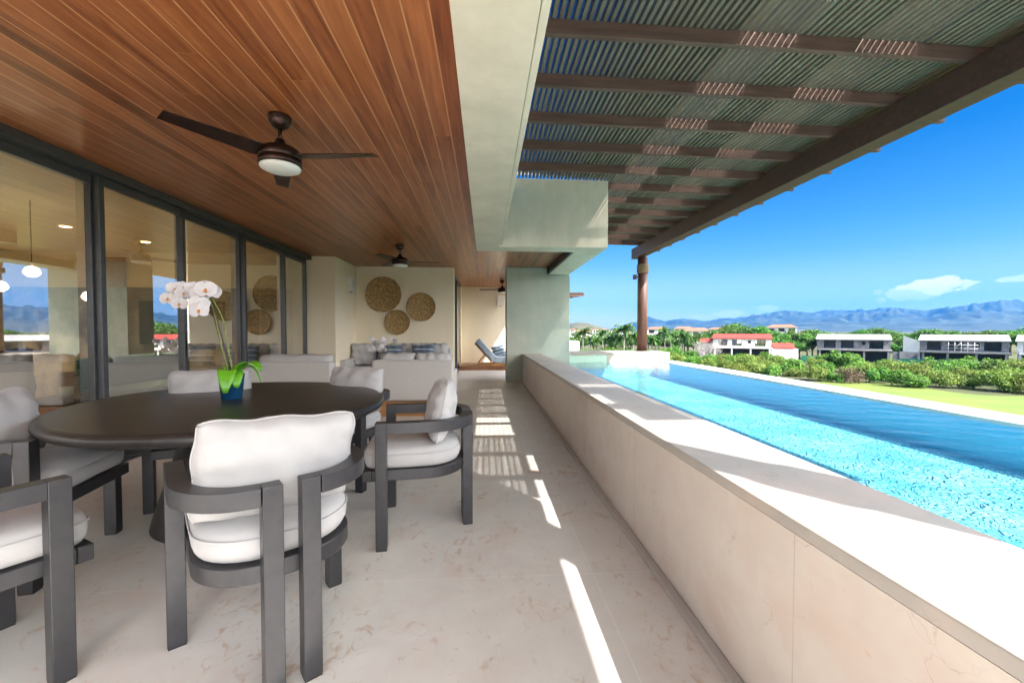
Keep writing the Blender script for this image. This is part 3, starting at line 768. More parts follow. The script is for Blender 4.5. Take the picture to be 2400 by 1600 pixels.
def leaf(mb, base, d, ln, w, droop, up=.0):
    d = Vector((d[0], d[1], 0)).normalized(); s = Vector((-d.y, d.x, 0)); vs = []; fs = []; K = 10
    for i in range(K+1):
        t = i/K; ww = w*math.sin(math.pi*(t*.88+.09))**.6
        z = up*math.sin(math.pi*t*.55)*ln-droop*ln*t**2.2
        r = ln*t*(1-.28*t*droop)
        for j in (-1, -.55, 0, .55, 1): vs.append(Vector(base)+d*r+s*ww*j+Vector((0, 0, z+abs(j)*ww*.22)))
    for i in range(K):
        for j in range(4): fs.append((i*5+j, i*5+j+1, i*5+j+6, i*5+j+5))
    mb.add(vs, fs, True)
def orchid(loc, label, stems, rnd, potr=.079, poth=.165, leaves=None, scale=1.0):
    o = thing('orchid', label, 'orchid', loc)
    pot = MB().lathe([(.056, 0), (.060, .004), (potr-.004, poth-.01), (potr, poth), (potr-.006, poth), (potr-.012, poth-.02), (.001, poth-.022)], 40, caps=False).lathe([(.056, 0), (.001, 0)], 40, caps=False).build('pot', POTB, o)
    mb = MB()
    for k in range(60):
        a = rnd.uniform(0, 6.28); r = (potr-.018)*math.sqrt(rnd.random()); q = rnd.uniform(.005, .011)
        mb.box(-q, q, -q*.6, q*.6, -q*.5, q*.5, Matrix.Translation((r*math.cos(a), r*math.sin(a), poth-.012+rnd.uniform(0, .012))) @ Matrix.Rotation(rnd.uniform(0, 3), 4, 'Z') @ Matrix.Rotation(rnd.uniform(-1, 1), 4, 'X'))
    mb.build('bark_mulch', MOSS, pot)
    for (d, ln, w, dr_, up) in leaves:
        m_ = MB(); leaf(m_, (d[0]*.02, d[1]*.02, poth+.005), d, ln, w, dr_, up); lo = m_.build('leaf', LEAFO, o)
        so_ = lo.modifiers.new('thick', 'SOLIDIFY'); so_.thickness = .004
    for st in stems:
        base, pts, blooms, stake = st
        P = [Vector(base)]+[Vector(q) for q in pts]
        # smooth curve
        cur = []
        for i in range(len(P)-1):
            a = P[max(i-1, 0)]; b = P[i]; c = P[i+1]; d = P[min(i+2, len(P)-1)]
            for t in [q/8 for q in range(8)]:
                cur.append(.5*((2*b)+(c-a)*t+(2*a-5*b+4*c-d)*t*t+(3*b-a-3*c+d)*t**3))
        cur.append(P[-1])
        sm = MB().tube(cur, .0042*scale, 7); 
        for q in range(6, len(cur)-4, 7): sm.tube([cur[q], cur[q]+(cur[q+1]-cur[q])*.4], .0062*scale, 6)
        so_ = sm.build('flower_stem', STEM, o)
        if stake: MB().tube([Vector(base)+Vector((-.008, 0, 0)), Vector(stake)], .003, 6).build('stake', STAKE, o)
        for (c, n, s) in blooms:
            pb, lb = blossom(c, n, s, rnd)
            fo = pb.build('blossom', PETAL, o); lb.build('blossom_lip', LIP, fo)
    return o
rnd = random.Random(11)
VD = Vector((.5, -.85, .1))
# pot stands at (-1.69, 2.885); the image plane there runs along (0.80,0.60)... seen from the camera
ux = Vector((math.cos(YAW), -math.sin(YAW), 0))
def bl(dx, dz, dd=0, n=None, s=.052):
    v = ux*dx+Vector((0, 0, dz))+Vector((.5, -.86, 0))*dd
    nn = Vector(n) if n else Vector((.45+rnd.uniform(-.25, .25), -.85, rnd.uniform(-.15, .15)))
    return (v, nn, s)
k3 = 3.05/975
def I(px, py, dd=0, **kw): return bl((px-542)*k3, (934-py)*k3-.0, dd, **kw)
fl1 = [I(480, 712, .05, s=.058), I(466, 700, .0, s=.05), I(478, 733, .07, s=.056), I(477, 747, .1, s=.056), I(505, 707, .03, s=.05), I(492, 704, .08, s=.062)]
fl2 = [I(411, 722, .02, s=.048), I(425, 700, -.02, s=.05), I(444, 711, .02, s=.048), I(440, 698, -.04, s=.05), I(436, 733, .06, s=.046), I(456, 705, -.03, s=.05)]
def pt(px, py, dd=0): return ux*((px-542)*k3)+Vector((0, 0, (934-py)*k3))+Vector((.5, -.86, 0))*dd
orchid((-1.69, 2.885, .7465), 'tall white moth orchid in a dark blue pot on the dining table',
       [((-.01, .0, .15), [pt(521, 820), pt(512, 770), pt(503, 735), pt(492, 712, .02), pt(466, 700, .01)], fl1, pt(498, 722)),
        ((.012, .005, .15), [pt(535, 820), pt(527, 770), pt(512, 735), pt(490, 708, -.03), pt(450, 700, -.02), pt(415, 715, 0)], fl2, pt(503, 726))],
       rnd, leaves=[((.30, -.95), .19, .054, 1.0, .42), ((.95, -.15), .22, .052, .45, .55), ((.9, .35), .20, .044, .85, .50), ((.55, -.6), .15, .05, .9, .35), ((-.6, .8), .14, .045, .5, .5)])
ct = thing('coffee_table', 'low teak coffee table between the grey sofas carrying the second orchid', 'table', (-1.65, 7.35, 0))
MB().box(-.45, .45, -.3, .3, .36, .40).build('tabletop', TEAK, ct, .006)
for sx_ in (-1, 1):
    for sy_ in (-1, 1): MB().box(sx_*.40-.03, sx_*.40+.03, sy_*.25-.03, sy_*.25+.03, 0, .36).build('leg', TEAK, ct, .004)
rnd2 = random.Random(4)
bls = []
for q in range(20):
    bls.append((Vector((rnd2.uniform(-.22, .20), rnd2.uniform(-.10, .08), rnd2.uniform(.44, .66)-.0)), Vector((rnd2.uniform(-.5, .5), -.9, rnd2.uniform(-.2, .3))), .048))
orchid((-1.74, 7.35, .401), 'small bushy white orchid standing on the coffee table behind the sofa back',
       [((0, 0, .15), [(-.02, 0, .4), (-.1, 0, .55), (-.22, 0, .58)], bls[:10], None), ((.01, 0, .15), [(.04, 0, .4), (.1, 0, .56), (.2, 0, .56)], bls[10:], None)],
       rnd2, leaves=[((.7, -.5), .16, .04, .6, .5), ((-.8, -.4), .16, .04, .6, .5), ((0, 1), .14, .04, .6, .5)])

# ------------------------------------------------------------------ sofas
def rbox(x0, x1, y0, y1, z0, z1, name, m, parent, bev=.03):
    return MB().box(x0, x1, y0, y1, z0, z1).build(name, m, parent, bev, seg=4)
def back_sofa(x0, x1, y, label, cush):
    s = thing('lounge_sofa', label, 'sofa', ((x0+x1)/2, y, 0), 0, 'grey sofas with their backs to the dining table')
    w = (x1-x0)/2
    MB().box(-w+.04, w-.04, .05, .85, 0, .20).build('plinth', TEAK, s, .004)
    rbox(-w, w, 0, .16, .215, .79, 'backrest', FABG, s, .035)
    rbox(-w, -w+.14, .162, .9, .215, .60, 'armrest', FABG, s); rbox(w-.14, w, .162, .9, .215, .60, 'armrest', FABG, s)
    rbox(-w+.145, w-.145, .165, .92, .215, .44, 'seat_cushion', FABC, s, .04)
    n = cush; cw = (2*w-.12)/n
    for k in range(n):
        o = pillow_mb(cw*1.02, .46, .2, 18, .03, 20+k, .006).build('back_cushion', FABC, s)
        o.location = (-w+.06+cw*(k+.5), .255, .66); o.rotation_euler = (R(6), 0, 0)
    return s
back_sofa(-1.58, -.45, 5.88, 'grey linen sofa seen from behind beside the walkway', 2)
back_sofa(-3.13, -2.02, 5.60, 'grey linen sofa seen from behind next to the glass doors', 1)
fs_ = thing('corner_sofa', 'long grey sofa against the back wall under the woven baskets', 'sofa', (-1.87, 9.12, 0))
MB().box(-1.05, 1.05, -.45, .5, 0, .16).build('plinth', TEAK, fs_, .004)
rbox(-1.1, 1.1, .33, .52, .165, .80, 'backrest', FABG, fs_)
rbox(-1.1, -.95, -.5, .328, .165, .6, 'armrest', FABG, fs_); rbox(.95, 1.1, -.5, .328, .165, .6, 'armrest', FABG, fs_)
rbox(-.945, -.002, -.52, .325, .165, .44, 'seat_cushion', FABC, fs_, .04); rbox(.002, .945, -.52, .325, .165, .44, 'seat_cushion', FABC, fs_, .04)
for k, (cx_, rz_) in enumerate([(-.78, 6), (-.22, -2), (.28, 3), (.78, -4)]):
    o = pillow_mb(.56, .50, .2, 18, .05, 40+k, .008).build('back_cushion', FABC, fs_); o.location = (cx_, .19, .69); o.rotation_euler = (R(-10), 0, R(rz_))
def striped_pillow(loc, rx, rz, label, w=.5, h=.42, seed=0):
    o = thing('striped_pillow', label, 'pillow', loc, rz, 'slate blue striped pillows')
    m, nt, p = (MATS['striped_cloth'], None, None) if 'striped_cloth' in MATS else base_mat('striped_cloth')
    if nt:
        t = N(nt, 'ShaderNodeTexCoord'); s = N(nt, 'ShaderNodeSeparateXYZ'); L(nt, t.outputs['Object'], s.inputs[0])
        q = mathn(nt, 'FRACT', mathn(nt, 'ADD', mathn(nt, 'MULTIPLY', s.outputs[2], 9.5), .3)); g = mathn(nt, 'LESS_THAN', q, .13)
        L(nt, mixc(nt, g, (.10, .14, .19), (.62, .66, .70)), p.inputs['Base Color']); p.inputs['Roughness'].default_value = .9
        add_bump(nt, p, noise_n(nt, 180, 2), .3, .002)
    c = pillow_mb(w, h, .16, 18, .10, seed, .006).build('cover', m, o); c.rotation_euler = (rx, 0, 0)
    mb = MB()
    for sx_ in (-1, 1):
        for sz_ in (-1, 1):
            mb.tube([(sx_*w*.49, 0, sz_*h*.49), (sx_*w*.53, .01, sz_*h*.53)], .008, 5)
    t_ = mb.build('tassels', FABB, o); t_.rotation_euler = (rx, 0, 0)
    return o
striped_pillow((-2.03, 9.08, .70), R(-14), R(4), 'slate striped pillow on the back sofa half hidden by the small orchid', seed=1)
striped_pillow((-1.34, 9.06, .71), R(-14), R(-5), 'slate striped pillow with a turned corner on the back sofa right of the orchid', seed=2)
striped_pillow((-1.20, 6.42, .70), R(35), R(8), 'slate striped pillow whose corners peep over the walkway-side sofa back', .5, .4, 3)

# ------------------------------------------------------------------ corridor daybed
pf = tag(MB().box(-.78, 2.5, 12.65, 13.898, .001, .13).build('lounge_platform', DECK), 'low teak platform at the end of the corridor', 'platform')
db = thing('teak_lounger', 'teak lounger with a thick pale blue mattress and raised back on the platform', 'lounger', (.30, 13.05, .131))
rbox(-.02, 1.3, -.3, .3, .075, .27, 'seat_mattress', FABL, db, .03)
MB().box(-.5, 1.3, -.3, .3, .0, .07).build('frame', TEAK, db, .004)
bm_ = MB().box(0, .84, -.3, .3, .0, .19).build('back_mattress', FABL, db, .03, seg=4); bm_.location = (-.03, 0, .10); bm_.rotation_euler = (0, R(180+48), 0)
bm_.location = (.09, 0, .22)
fr_ = MB().box(0, .80, -.28, .28, -.035, -.002); 
fo_ = MB().box(0, .80, -.29, -.24, 0, .03).box(0, .80, .24, .29, 0, .03); 
for q in range(7): fo_.box(.08+q*.11, .13+q*.11, -.24, .24, .004, .026)
ff = fo_.build('back_frame', TEAK, db); ff.location = (-.08, 0, .10); ff.rotation_euler = (0, R(180+48), 0)
MB().bar((-.30, -.22, .33), (-.52, -.22, .07), .03, .03).bar((-.30, .22, .33), (-.52, .22, .07), .03, .03).bar((-.24, -.2, .28), (-.08, -.2, .07), .03, .03).build('support_strut', TEAK, db)
striped_pillow((.42, 12.98, .56), R(-6), R(12), 'blue striped pillow leaning against the raised back of the teak lounger', .42, .40, 5).rotation_euler = (0, R(-16), R(10))

# ================================================================== THE ROOM BEHIND THE GLASS
tag(MB().box(-10.5, -3.755, -1.5, 9.0, -.2, -.004).build('room_floor', ROOMF), kind='structure')
tag(MB().box(-10.5, -3.68, -1.5, 9.0, ZC+.01, ZC+.1).build('room_ceiling', ROOMC), kind='structure')
tag(MB().box(-10.7, -10.5, -1.5, 9.2, 0, ZC).build('room_back_wall', WALLP), 'dim beige rear wall of the living room behind the glass', 'wall')
sw = thing('slate_wall', 'grey veined slate wall of the living room seen through the glass doors', 'wall', (-7, 8.2, 0))
MB().box(-3.5, 3.24, 0, .8, 0, 2.0).build('slate_cladding', SLATE, sw)
MB().box(-3.5, 3.24, .02, .8, 2.003, ZC+.005).build('upper_wall', WALLP, sw)
MB().box(-.2, .35, -.06, -.002, 2.0, 2.55).build('oak_panel', OAK, sw)
MB().box(2.3, 3.2, -.05, -.002, .55, 1.95).build('shelf_frame', OAK, sw)
MB().box(2.36, 2.74, -.06, -.051, .62, 1.2).box(2.36, 2.74, -.06, -.051, 1.26, 1.88).box(2.80, 3.14, -.06, -.051, .62, 1.88).build('shelf_recess', DARKW, sw)
MB().box(.6, 2.1, -.06, -.002, .95, 1.75).build('television', BLACK, sw, .006)
cc = tag(MB().box(-7.2, -4.6, 7.5, 7.95, .12, .5).build('media_cabinet', DARKW, bevel=.004), 'long dark media cabinet under the television in the living room', 'cabinet')
tag(MB().box(-10.4, -6.2, 3.0, 5.5, 2.35, ZC).build('ceiling_bulkhead', DARKW), 'dark wooden bulkhead under the living room ceiling', 'bulkhead')
rsf = thing('room_sofa', 'pale sofa seen from behind through the first glass door', 'sofa', (-5.35, 4.0, 0), R(20))
rbox(-1.5, 1.0, -.10, .08, .15, .80, 'backrest', FABW, rsf, .05); rbox(-1.5, .9, .1, .9, .12, .45, 'seat_cushion', FABC, rsf, .05)
for k, (xx, mm) in enumerate([(-1.0, FABC), (-.4, FABC), (.2, TEAL), (.6, DARKW)]):
    o = pillow_mb(.6, .48, .2, 14, .06, 60+k, .006).build('loose_pillow', mm, rsf); o.location = (xx, .22, .80); o.rotation_euler = (R(10), 0, R(5*k))
stb = thing('side_table', 'dark drum side table with a small tray beside the indoor sofa', 'side table', (-4.25, 4.55, 0))
MB().lathe([(.22, 0), (.22, .50)], 32).build('drum', BLACK, stb)
MB().lathe([(.26, .502), (.26, .53)], 32).build('tabletop', ALU, stb, .003)
tag(MB().lathe([(.05, 0), (.055, .1), (.05, .1)], 20).build('candle_jar', OPAL, loc=(-4.25, 4.5, .531)), 'small yellow and white candle jar on the indoor side table', 'jar')
rs2 = thing('teal_sofa', 'teal sofa with striped cushions seen through the door behind the orchid', 'sofa', (-4.75, 6.5, 0))
rbox(-.45, .45, -.9, .9, .1, .45, 'seat_cushion', TEAL, rs2, .04); rbox(-.45, -.25, -.9, .9, .452, .85, 'backrest', TEAL, rs2, .04)
for k, (x_, y_) in enumerate([(-6.0, 2.7), (-6.6, 5.9), (-5.9, 6.3), (-5.6, 7.3), (-8.3, 4.4), (-8.0, 7.2)]):
    d = thing('downlight', 'lit warm downlight in the living room ceiling seen through the glass', 'downlight', (x_, y_, ZC+.008), 0, 'lit downlights in the living room ceiling')
    MB().lathe([(.06, -.004), (.06, -.001)], 24).build('lit_lens', LAMP, d)
    MB().lathe([(.06, -.006), (.075, -.006), (.075, -.001)], 24, caps=False).build('trim_ring', SCONCE, d)
    ld = bpy.data.lights.new('downlight_lamp', 'SPOT'); ld.energy = 110; ld.color = (1, .70, .40); ld.spot_size = R(80); ld.spot_blend = .6; ld.shadow_soft_size = .06
    lo = bpy.data.objects.new('downlight_lamp', ld); sc.collection.objects.link(lo); lo.parent = d; lo.location = (0, 0, -.03)
for k, (x_, y_, z_, lab) in enumerate([(-5.75, 4.9, 1.86, 'left'), (-5.1, 5.05, 1.86, 'r'), (-5.5, 5.1, 1.70, 'm'), (-4.9, 5.5, 1.62, 'q')]):
    g = thing('pendant_lamp', 'lit glass pendant globe hanging in the living room behind the glass', 'pendant lamp', (x_, y_, z_), 0, 'lit pendant globes in the living room')
    MB().lathe([(.001, -.055), (.035, -.05), (.066, -.02), (.072, .005), (.05, .05), (.02, .065)], 24, caps=False).build('globe', GLOBE, g)
    MB().tube([(0, 0, .06), (0, 0, ZC-z_)], .005, 6).build('cable', BRONZE, g)

# ================================================================== THE LANDSCAPE
GZ = -6.0
def az_of(px): return YAW+math.atan((px-1200)/975)
def spot(px, r, z=GZ): a = az_of(px); return Vector((r*math.sin(a), r*math.cos(a), z))
def zof(px, y, r): return 1.2+(775-y)*r*math.cos(math.atan((px-1200)/975))/975
GRASS = mat('dry_ground', (.075, .075, .028), (.045, .06, .018), .05, .95)
LAWN = mat('fairway_grass', (.085, .145, .016), (.13, .165, .022), .12, .9, bump=.5, bscale=9, bdist=.05)
tag(MB().box(-12000, 13000, -3000, 14000, GZ-2, GZ).build('ground', GRASS), kind='structure')
mb = MB(); poly = []
for px in range(1750, 2640, 30):
    r = 73+3*math.sin(px*.013)+(8 if px < 1950 else 0)*0; p = spot(px, r); poly.append((p.x, p.y))
far = poly[:]; near = [(14, 8), (60, -20)]
tag(MB().prism(far+near[::-1], GZ+.004, GZ+.03).build('lawn', LAWN), kind='structure')

# mountains: a ridged terrain whose skyline follows the photographed range
PROF = [(900, 772), (1300, 772), (1425, 771), (1443, 766), (1456, 763.5), (1475, 766), (1491, 755), (1508, 745), (1522, 744), (1545, 749), (1560, 752), (1580, 747), (1596, 746), (1627, 749), (1652, 752.5), (1683, 748),
        (1734, 744), (1769, 738), (1820, 730), (1861, 728), (1908, 733), (1950, 725), (1995, 726), (2032, 727), (2060, 723), (2084, 718.5), (2126, 724), (2170, 727), (2194, 722), (2233, 719), (2294, 711), (2348, 704), (2400, 708.5),
        (2500, 700), (2700, 690), (3200, 700), (4200, 730)]
PA = [(az_of(px), max(0, elpx(px, y))) for px, y in PROF]
def skyline(a):
    for (a0, e0), (a1, e1) in zip(PA, PA[1:]):
        if a0 <= a <= a1: return e0+(e1-e0)*(a-a0)/(a1-a0)
    return PA[0][1] if a < PA[0][0] else PA[-1][1]
mb = MB(); A0, A1 = az_of(1250), az_of(3600); NA, NR = 620, 74; R0, R1 = 3400, 9600; vs = []
for j in range(NR):
    t = j/(NR-1); r = R0+(R1-R0)*t
    for i in range(NA):
        a = A0+(A1-A0)*i/(NA-1); x, y = r*math.sin(a), r*math.cos(a)
        base = skyline(a)*8200
        prof = max(0, math.sin(min(1, (r-R0)/(8200-R0))*math.pi/2))**1.7 if r < 8200 else max(0, 1-(r-8200)/2200)
        q = Vector((x/900, y/900, 1.7))
        rg = 1-abs(noise.noise(q))*1.9; rg2 = 1-abs(noise.noise(q*2.7))*1.8; rg3 = 1-abs(noise.noise(q*6.3))*1.8; rg4 = noise.noise(q*14)
        k = .34+.36*rg+.24*rg2+.18*rg3+.12*rg4
        near1 = math.exp(-((r-8200)/700)**2)
        h = base*prof*(k*(1-near1)+(.97+.03*rg3)*near1)
        vs.append((x, y, GZ-1+max(0, h)))
fs = [(j*NA+i, j*NA+i+1, (j+1)*NA+i+1, (j+1)*NA+i) for j in range(NR-1) for i in range(NA-1)]
MNT = mat('mountain_forest', (.006, .022, .022), (.035, .055, .045), .0035, .95, lo=.42, hi=.62, detail=9)
tag(mb.add(vs, fs, True).build('mountains', MNT), kind='structure')
# low brown hill on the left with the town on it
mb = MB(); vs = []; NA, NR = 90, 20
for j in range(NR):
    for i in range(NA):
        a = az_of(1180)+(az_of(1520)-az_of(1180))*i/(NA-1); r = 1000+700*j/(NR-1); px = 1200+975*math.tan(a-YAW)
        e = max(0, math.exp(-((px-1360)/55)**2))*19/975*1500
        h = e*math.sin(min(1, j/(NR-4))*math.pi/2)*(1+.12*noise.noise(Vector((a*40, r/150, 0))))
        vs.append((r*math.sin(a), r*math.cos(a), GZ-1+h*1.1+(7 if h > 1 else 0)*min(1, j/5)))
HILL = mat('scrub_hill', (.10, .085, .045), (.035, .055, .022), .02, .95)
tag(mb.add(vs, [(j*NA+i, j*NA+i+1, (j+1)*NA+i+1, (j+1)*NA+i) for j in range(NR-1) for i in range(NA-1)], True).build('hills', HILL), kind='structure')

# ------------------------------------------------------------------ leaves
def leaf_mat(name, cols, trans=.35):
    m, nt, p = base_mat(name)
    g = N(nt, 'ShaderNodeNewGeometry')
    f = N(nt, 'ShaderNodeTexCoord'); nn = N(nt, 'ShaderNodeTexNoise'); nn.inputs['Scale'].default_value = 1.2; nn.inputs['Detail'].default_value = 3
    L(nt, f.outputs['Object'], nn.inputs['Vector'])
    v = mathn(nt, 'ADD', mathn(nt, 'MULTIPLY', g.outputs['Random Per Island'], .5), mathn(nt, 'MULTIPLY', nn.outputs['Fac'], .5))
    c = ramp(nt, v, [(.30, cols[0]), (.5, cols[1]), (.70, cols[2])])
    oi = N(nt, 'ShaderNodeObjectInfo'); hsn = N(nt, 'ShaderNodeHueSaturation')
    L(nt, mathn(nt, 'ADD', .478, mathn(nt, 'MULTIPLY', oi.outputs['Random'], .04)), hsn.inputs['Hue'])
    L(nt, mathn(nt, 'ADD', .8, mathn(nt, 'MULTIPLY', oi.outputs['Random'], .45)), hsn.inputs['Value'])
    L(nt, c, hsn.inputs['Color']); L(nt, hsn.outputs[0], p.inputs['Base Color']); p.inputs['Roughness'].default_value = .6
    t = N(nt, 'ShaderNodeBsdfTranslucent'); L(nt, hsn.outputs[0], t.inputs[0])
    out = [n for n in nt.nodes if n.type == 'OUTPUT_MATERIAL'][0]
    mxs = N(nt, 'ShaderNodeMixShader'); mxs.inputs[0].default_value = trans; L(nt, p.outputs[0], mxs.inputs[1]); L(nt, t.outputs[0], mxs.inputs[2]); L(nt, mxs.outputs[0], out.inputs[0])
    return m
LF_OLIVE = leaf_mat('olive_scrub_leaves', [(.07, .12, .016), (.15, .235, .028), (.25, .33, .055)])
LF_GREEN = leaf_mat('bush_leaves', [(.04, .12, .013), (.09, .24, .025), (.18, .36, .045)])
LF_DARK = leaf_mat('tree_leaves', [(.022, .085, .009), (.06, .18, .018), (.14, .30, .035)])
LF_BROWN = leaf_mat('dry_twigs', [(.09, .06, .035), (.14, .105, .06), (.18, .15, .08)])
LF_PALM = leaf_mat('palm_fronds', [(.02, .075, .015), (.055, .15, .024), (.13, .25, .04)])
TRUNK = mat('tree_bark', (.20, .15, .10), (.12, .09, .06), 3, .9)
PTRUNK = mat('palm_trunk', (.26, .24, .21), (.18, .165, .145), 2, .8)
def leaf_cloud(mb, blobs, n, size, rnd, flat=.3):
    """leaf-sized quads through the outer volume of several blobs"""
    wts = [b[3]*b[4] for b in blobs]
    for q in range(n):
        (cx, cy, cz, rx, rz) = rnd.choices(blobs, wts)[0]
        while True:
            d = Vector((rnd.gauss(0, 1), rnd.gauss(0, 1), rnd.gauss(0, 1)))
            if d.length > .01: break
        d.normalize(); k = rnd.random()**.4
        if d.z < -.55: continue
        p = Vector((cx+d.x*rx*k, cy+d.y*rx*k, cz+d.z*rz*k))
        s = size*rnd.uniform(.6, 1.4)
        u = Vector((rnd.gauss(0, 1), rnd.gauss(0, 1), rnd.gauss(0, .6))).normalized()
        w = u.cross((d+Vector((rnd.gauss(0, .5), rnd.gauss(0, .5), .4))).normalized())
        if w.length < .05: continue
        w.normalize()
        mb.add([p-u*s, p+w*s*.42, p+u*s, p-w*s*.42], [(0, 1, 2, 3)])
def bush_mesh(seed, n, size, w, h):
    rnd = random.Random(seed); mb = MB(); blobs = []
    for k in range(11):
        a = rnd.uniform(0, 6.28); r = w*.62*rnd.random()**.7; bw = w*rnd.uniform(.26, .46); bh = h*rnd.uniform(.28, .42)
        blobs.append((r*math.cos(a), r*math.sin(a), h*rnd.uniform(.25, .72)*(1-.45*r/w), bw, bh))
    leaf_cloud(mb, blobs, n, size, rnd)
    for k in range(10):                         # wispy shoots
        a = rnd.uniform(0, 6.28); b = blobs[k % len(blobs)]
        p = Vector((b[0], b[1], b[2])); d = Vector((math.cos(a)*.6, math.sin(a)*.6, rnd.uniform(.5, 1.1))).normalized()
        for t in range(14):
            c = p+d*(b[3]*(.6+t*.055)); u = Vector((rnd.gauss(0, 1), rnd.gauss(0, 1), rnd.gauss(0, 1))).normalized(); s = size*.8; wv = u.cross(d)
            mb.add([c-u*s, c+wv*s*.3, c+u*s, c-wv*s*.3], [(0, 1, 2, 3)])
    return mb
protos = {'olive': [], 'green': [], 'brown': []}
for k in range(3): protos['olive'].append(bush_mesh(100+k, 5200, .13, 2.6, 3.2))
for k in range(3): protos['green'].append(bush_mesh(120+k, 4200, .16, 2.3, 3.1))
protos['brown'].append(bush_mesh(140, 1500, .12, 2.0, 2.0))
pool_ = {k: [] for k in protos}
def put_bush(kind, px, r, s, rz, rnd):
    i = rnd.randrange(len(protos[kind])); key = (kind, i)
    if key not in pool_:
        o = protos[kind][i].build('shrub', {'olive': LF_OLIVE, 'green': LF_GREEN, 'brown': LF_BROWN}[kind]); pool_[key] = o
    else:
        o = pool_[key].copy(); sc.collection.objects.link(o)
    p = spot(px, r, GZ-.1); o.location = p; o.scale = (s*rnd.uniform(.9, 1.2), s*rnd.uniform(.9, 1.2), s); o.rotation_euler = (0, 0, rz)
    lab = {'olive': 'olive green scrub bush on the slope beyond the pool', 'green': 'fresh green leafy bush on the slope beyond the pool', 'brown': 'dry brownish twiggy bush on the slope beyond the pool'}[kind]
    tag(o, lab, 'bush', {'olive': 'olive scrub bushes beyond the pool', 'green': 'green bushes beyond the pool', 'brown': 'dry bushes beyond the pool'}[kind])
rb_ = random.Random(21)
rows = [(76, .85), (83, .95), (91, .95), (99, .85), (107, .72)]
for ri, (r, s) in enumerate(rows):
    px = 1545 if ri else 1500
    while px < 2470:
        kind = rb_.choices(['olive', 'green', 'brown'], [.62, .30, .08])[0]
        sc_ = s*rb_.choice([.6, .8, .95, 1.0, 1.1, 1.35])*rb_.uniform(.9, 1.1)
        if ri == 4 and px > 1880: sc_ *= .8
        put_bush(kind, px+rb_.uniform(-12, 12), r+rb_.uniform(-3, 3), sc_, rb_.uniform(0, 6.28), rb_)
        px += 34*math.cos(math.atan((px-1200)/975))**-1.6*rb_.uniform(.85, 1.15)
for k in range(44):                               # undergrowth below the palms
    put_bush(rb_.choices(['green', 'olive'], [.75, .25])[0], 1300+(k % 26)*13+rb_.uniform(-6, 6), rb_.uniform(96, 128), rb_.uniform(.7, 1.25), rb_.uniform(0, 6), rb_)
for k in range(9):
    put_bush('green', [1935, 2195, 2230, 2330, 1990, 2085, 1750, 1800, 2290][k], [96, 92, 96, 93, 104, 86, 92, 96, 101][k], 1.12, k, rb_)
# bare grey bush in front of the red roofed house
mb = MB(); rnd = random.Random(9)
def branch(p, d, l, r, dep):
    q = p+d*l; mb.tube([p, q], [r, r*.6], 5)
    if dep:
        for k in range(3):
            dd = (d+Vector((rnd.gauss(0, .42), rnd.gauss(0, .42), rnd.gauss(.1, .25)))).normalized(); branch(q, dd, l*rnd.uniform(.6, .85), r*.6, dep-1)
for k in range(9):
    branch(Vector((rnd.uniform(-.3, .3), rnd.uniform(-.3, .3), 0)), Vector((rnd.gauss(0, .5), rnd.gauss(0, .5), 1)).normalized(), 1.7, .07, 4)
o = mb.build('bare_bush', mat('bare_branches', (.50, .46, .44), (.38, .34, .32), 3, .9), loc=spot(1652, 101)); tag(o, 'leafless pale grey bush in front of the red roofed house', 'bush')

# broadleaf trees
def tree_proto(seed, h, w, n, size, label, group):
    rnd = random.Random(seed); t = thing('broadleaf_tree', label, 'tree', (0, 0, GZ), 0, group)
    m_ = MB(); m_.tube([(0, 0, -.3), (.1, 0, h*.25), (.05, .1, h*.5)], [.32, .24, .15], 8)
    blobs = []
    for k in range(13):
        a = rnd.uniform(0, 6.28); r = w*.62*rnd.random()**.6; z = h*(.50+.30*rnd.random()-.12*r/w)
        blobs.append((r*math.cos(a), r*math.sin(a), z, w*rnd.uniform(.28, .44), h*rnd.uniform(.13, .21)))
        m_.tube([(.05, .05, h*.35), (r*.5*math.cos(a), r*.5*math.sin(a), h*.5), (blobs[-1][0], blobs[-1][1], z)], [.14, .08, .03], 5)
    m_.build('trunk', TRUNK, t)
    c = MB(); leaf_cloud(c, blobs, n, size, rnd); c.build('crown', LF_DARK, t)
    return t
tprot = [tree_proto(200+k, 9, 4.2, 3000, .30, 'tall dense green tree among the trees behind the houses', 'dense trees behind the houses') for k in range(3)]
rt = random.Random(31)
tl = []
for px, y in [(1668, 774), (1690, 768), (1712, 760), (1730, 757), (1748, 764), (1766, 762), (1785, 764), (1800, 772), (1825, 775), (1850, 772), (1872, 776), (1893, 781), (1660, 790), (1625, 790), (1905, 788), (1815, 790), (1845, 795), (1875, 800), (1700, 782), (1760, 784)]:
    tl.append((px, y, rt.uniform(142, 160) if y < 785 else rt.uniform(128, 138)))
px = 1905
while px < 2460:
    tl.append((px, rt.uniform(766, 780), rt.uniform(165, 230))); px += rt.uniform(14, 28)
for px in (2105, 2120, 2135, 2098): tl.append((px, rt.uniform(790, 805), rt.uniform(134, 142)))
first = [True]*3
for (px, y, r) in tl:
    k = rt.randrange(3); t = tprot[k] if first[k] else copy_tree(tprot[k]); first[k] = False
    hh = zof(px, y, r)-GZ; s = hh/8.1
    t.location = spot(px, r); t.scale = (s*rt.uniform(.95, 1.25),)*2+(s,); t.rotation_euler.z = rt.uniform(0, 6.28)
for k in range(3):
    if first[k]: tprot[k].location = spot(2500, 150)

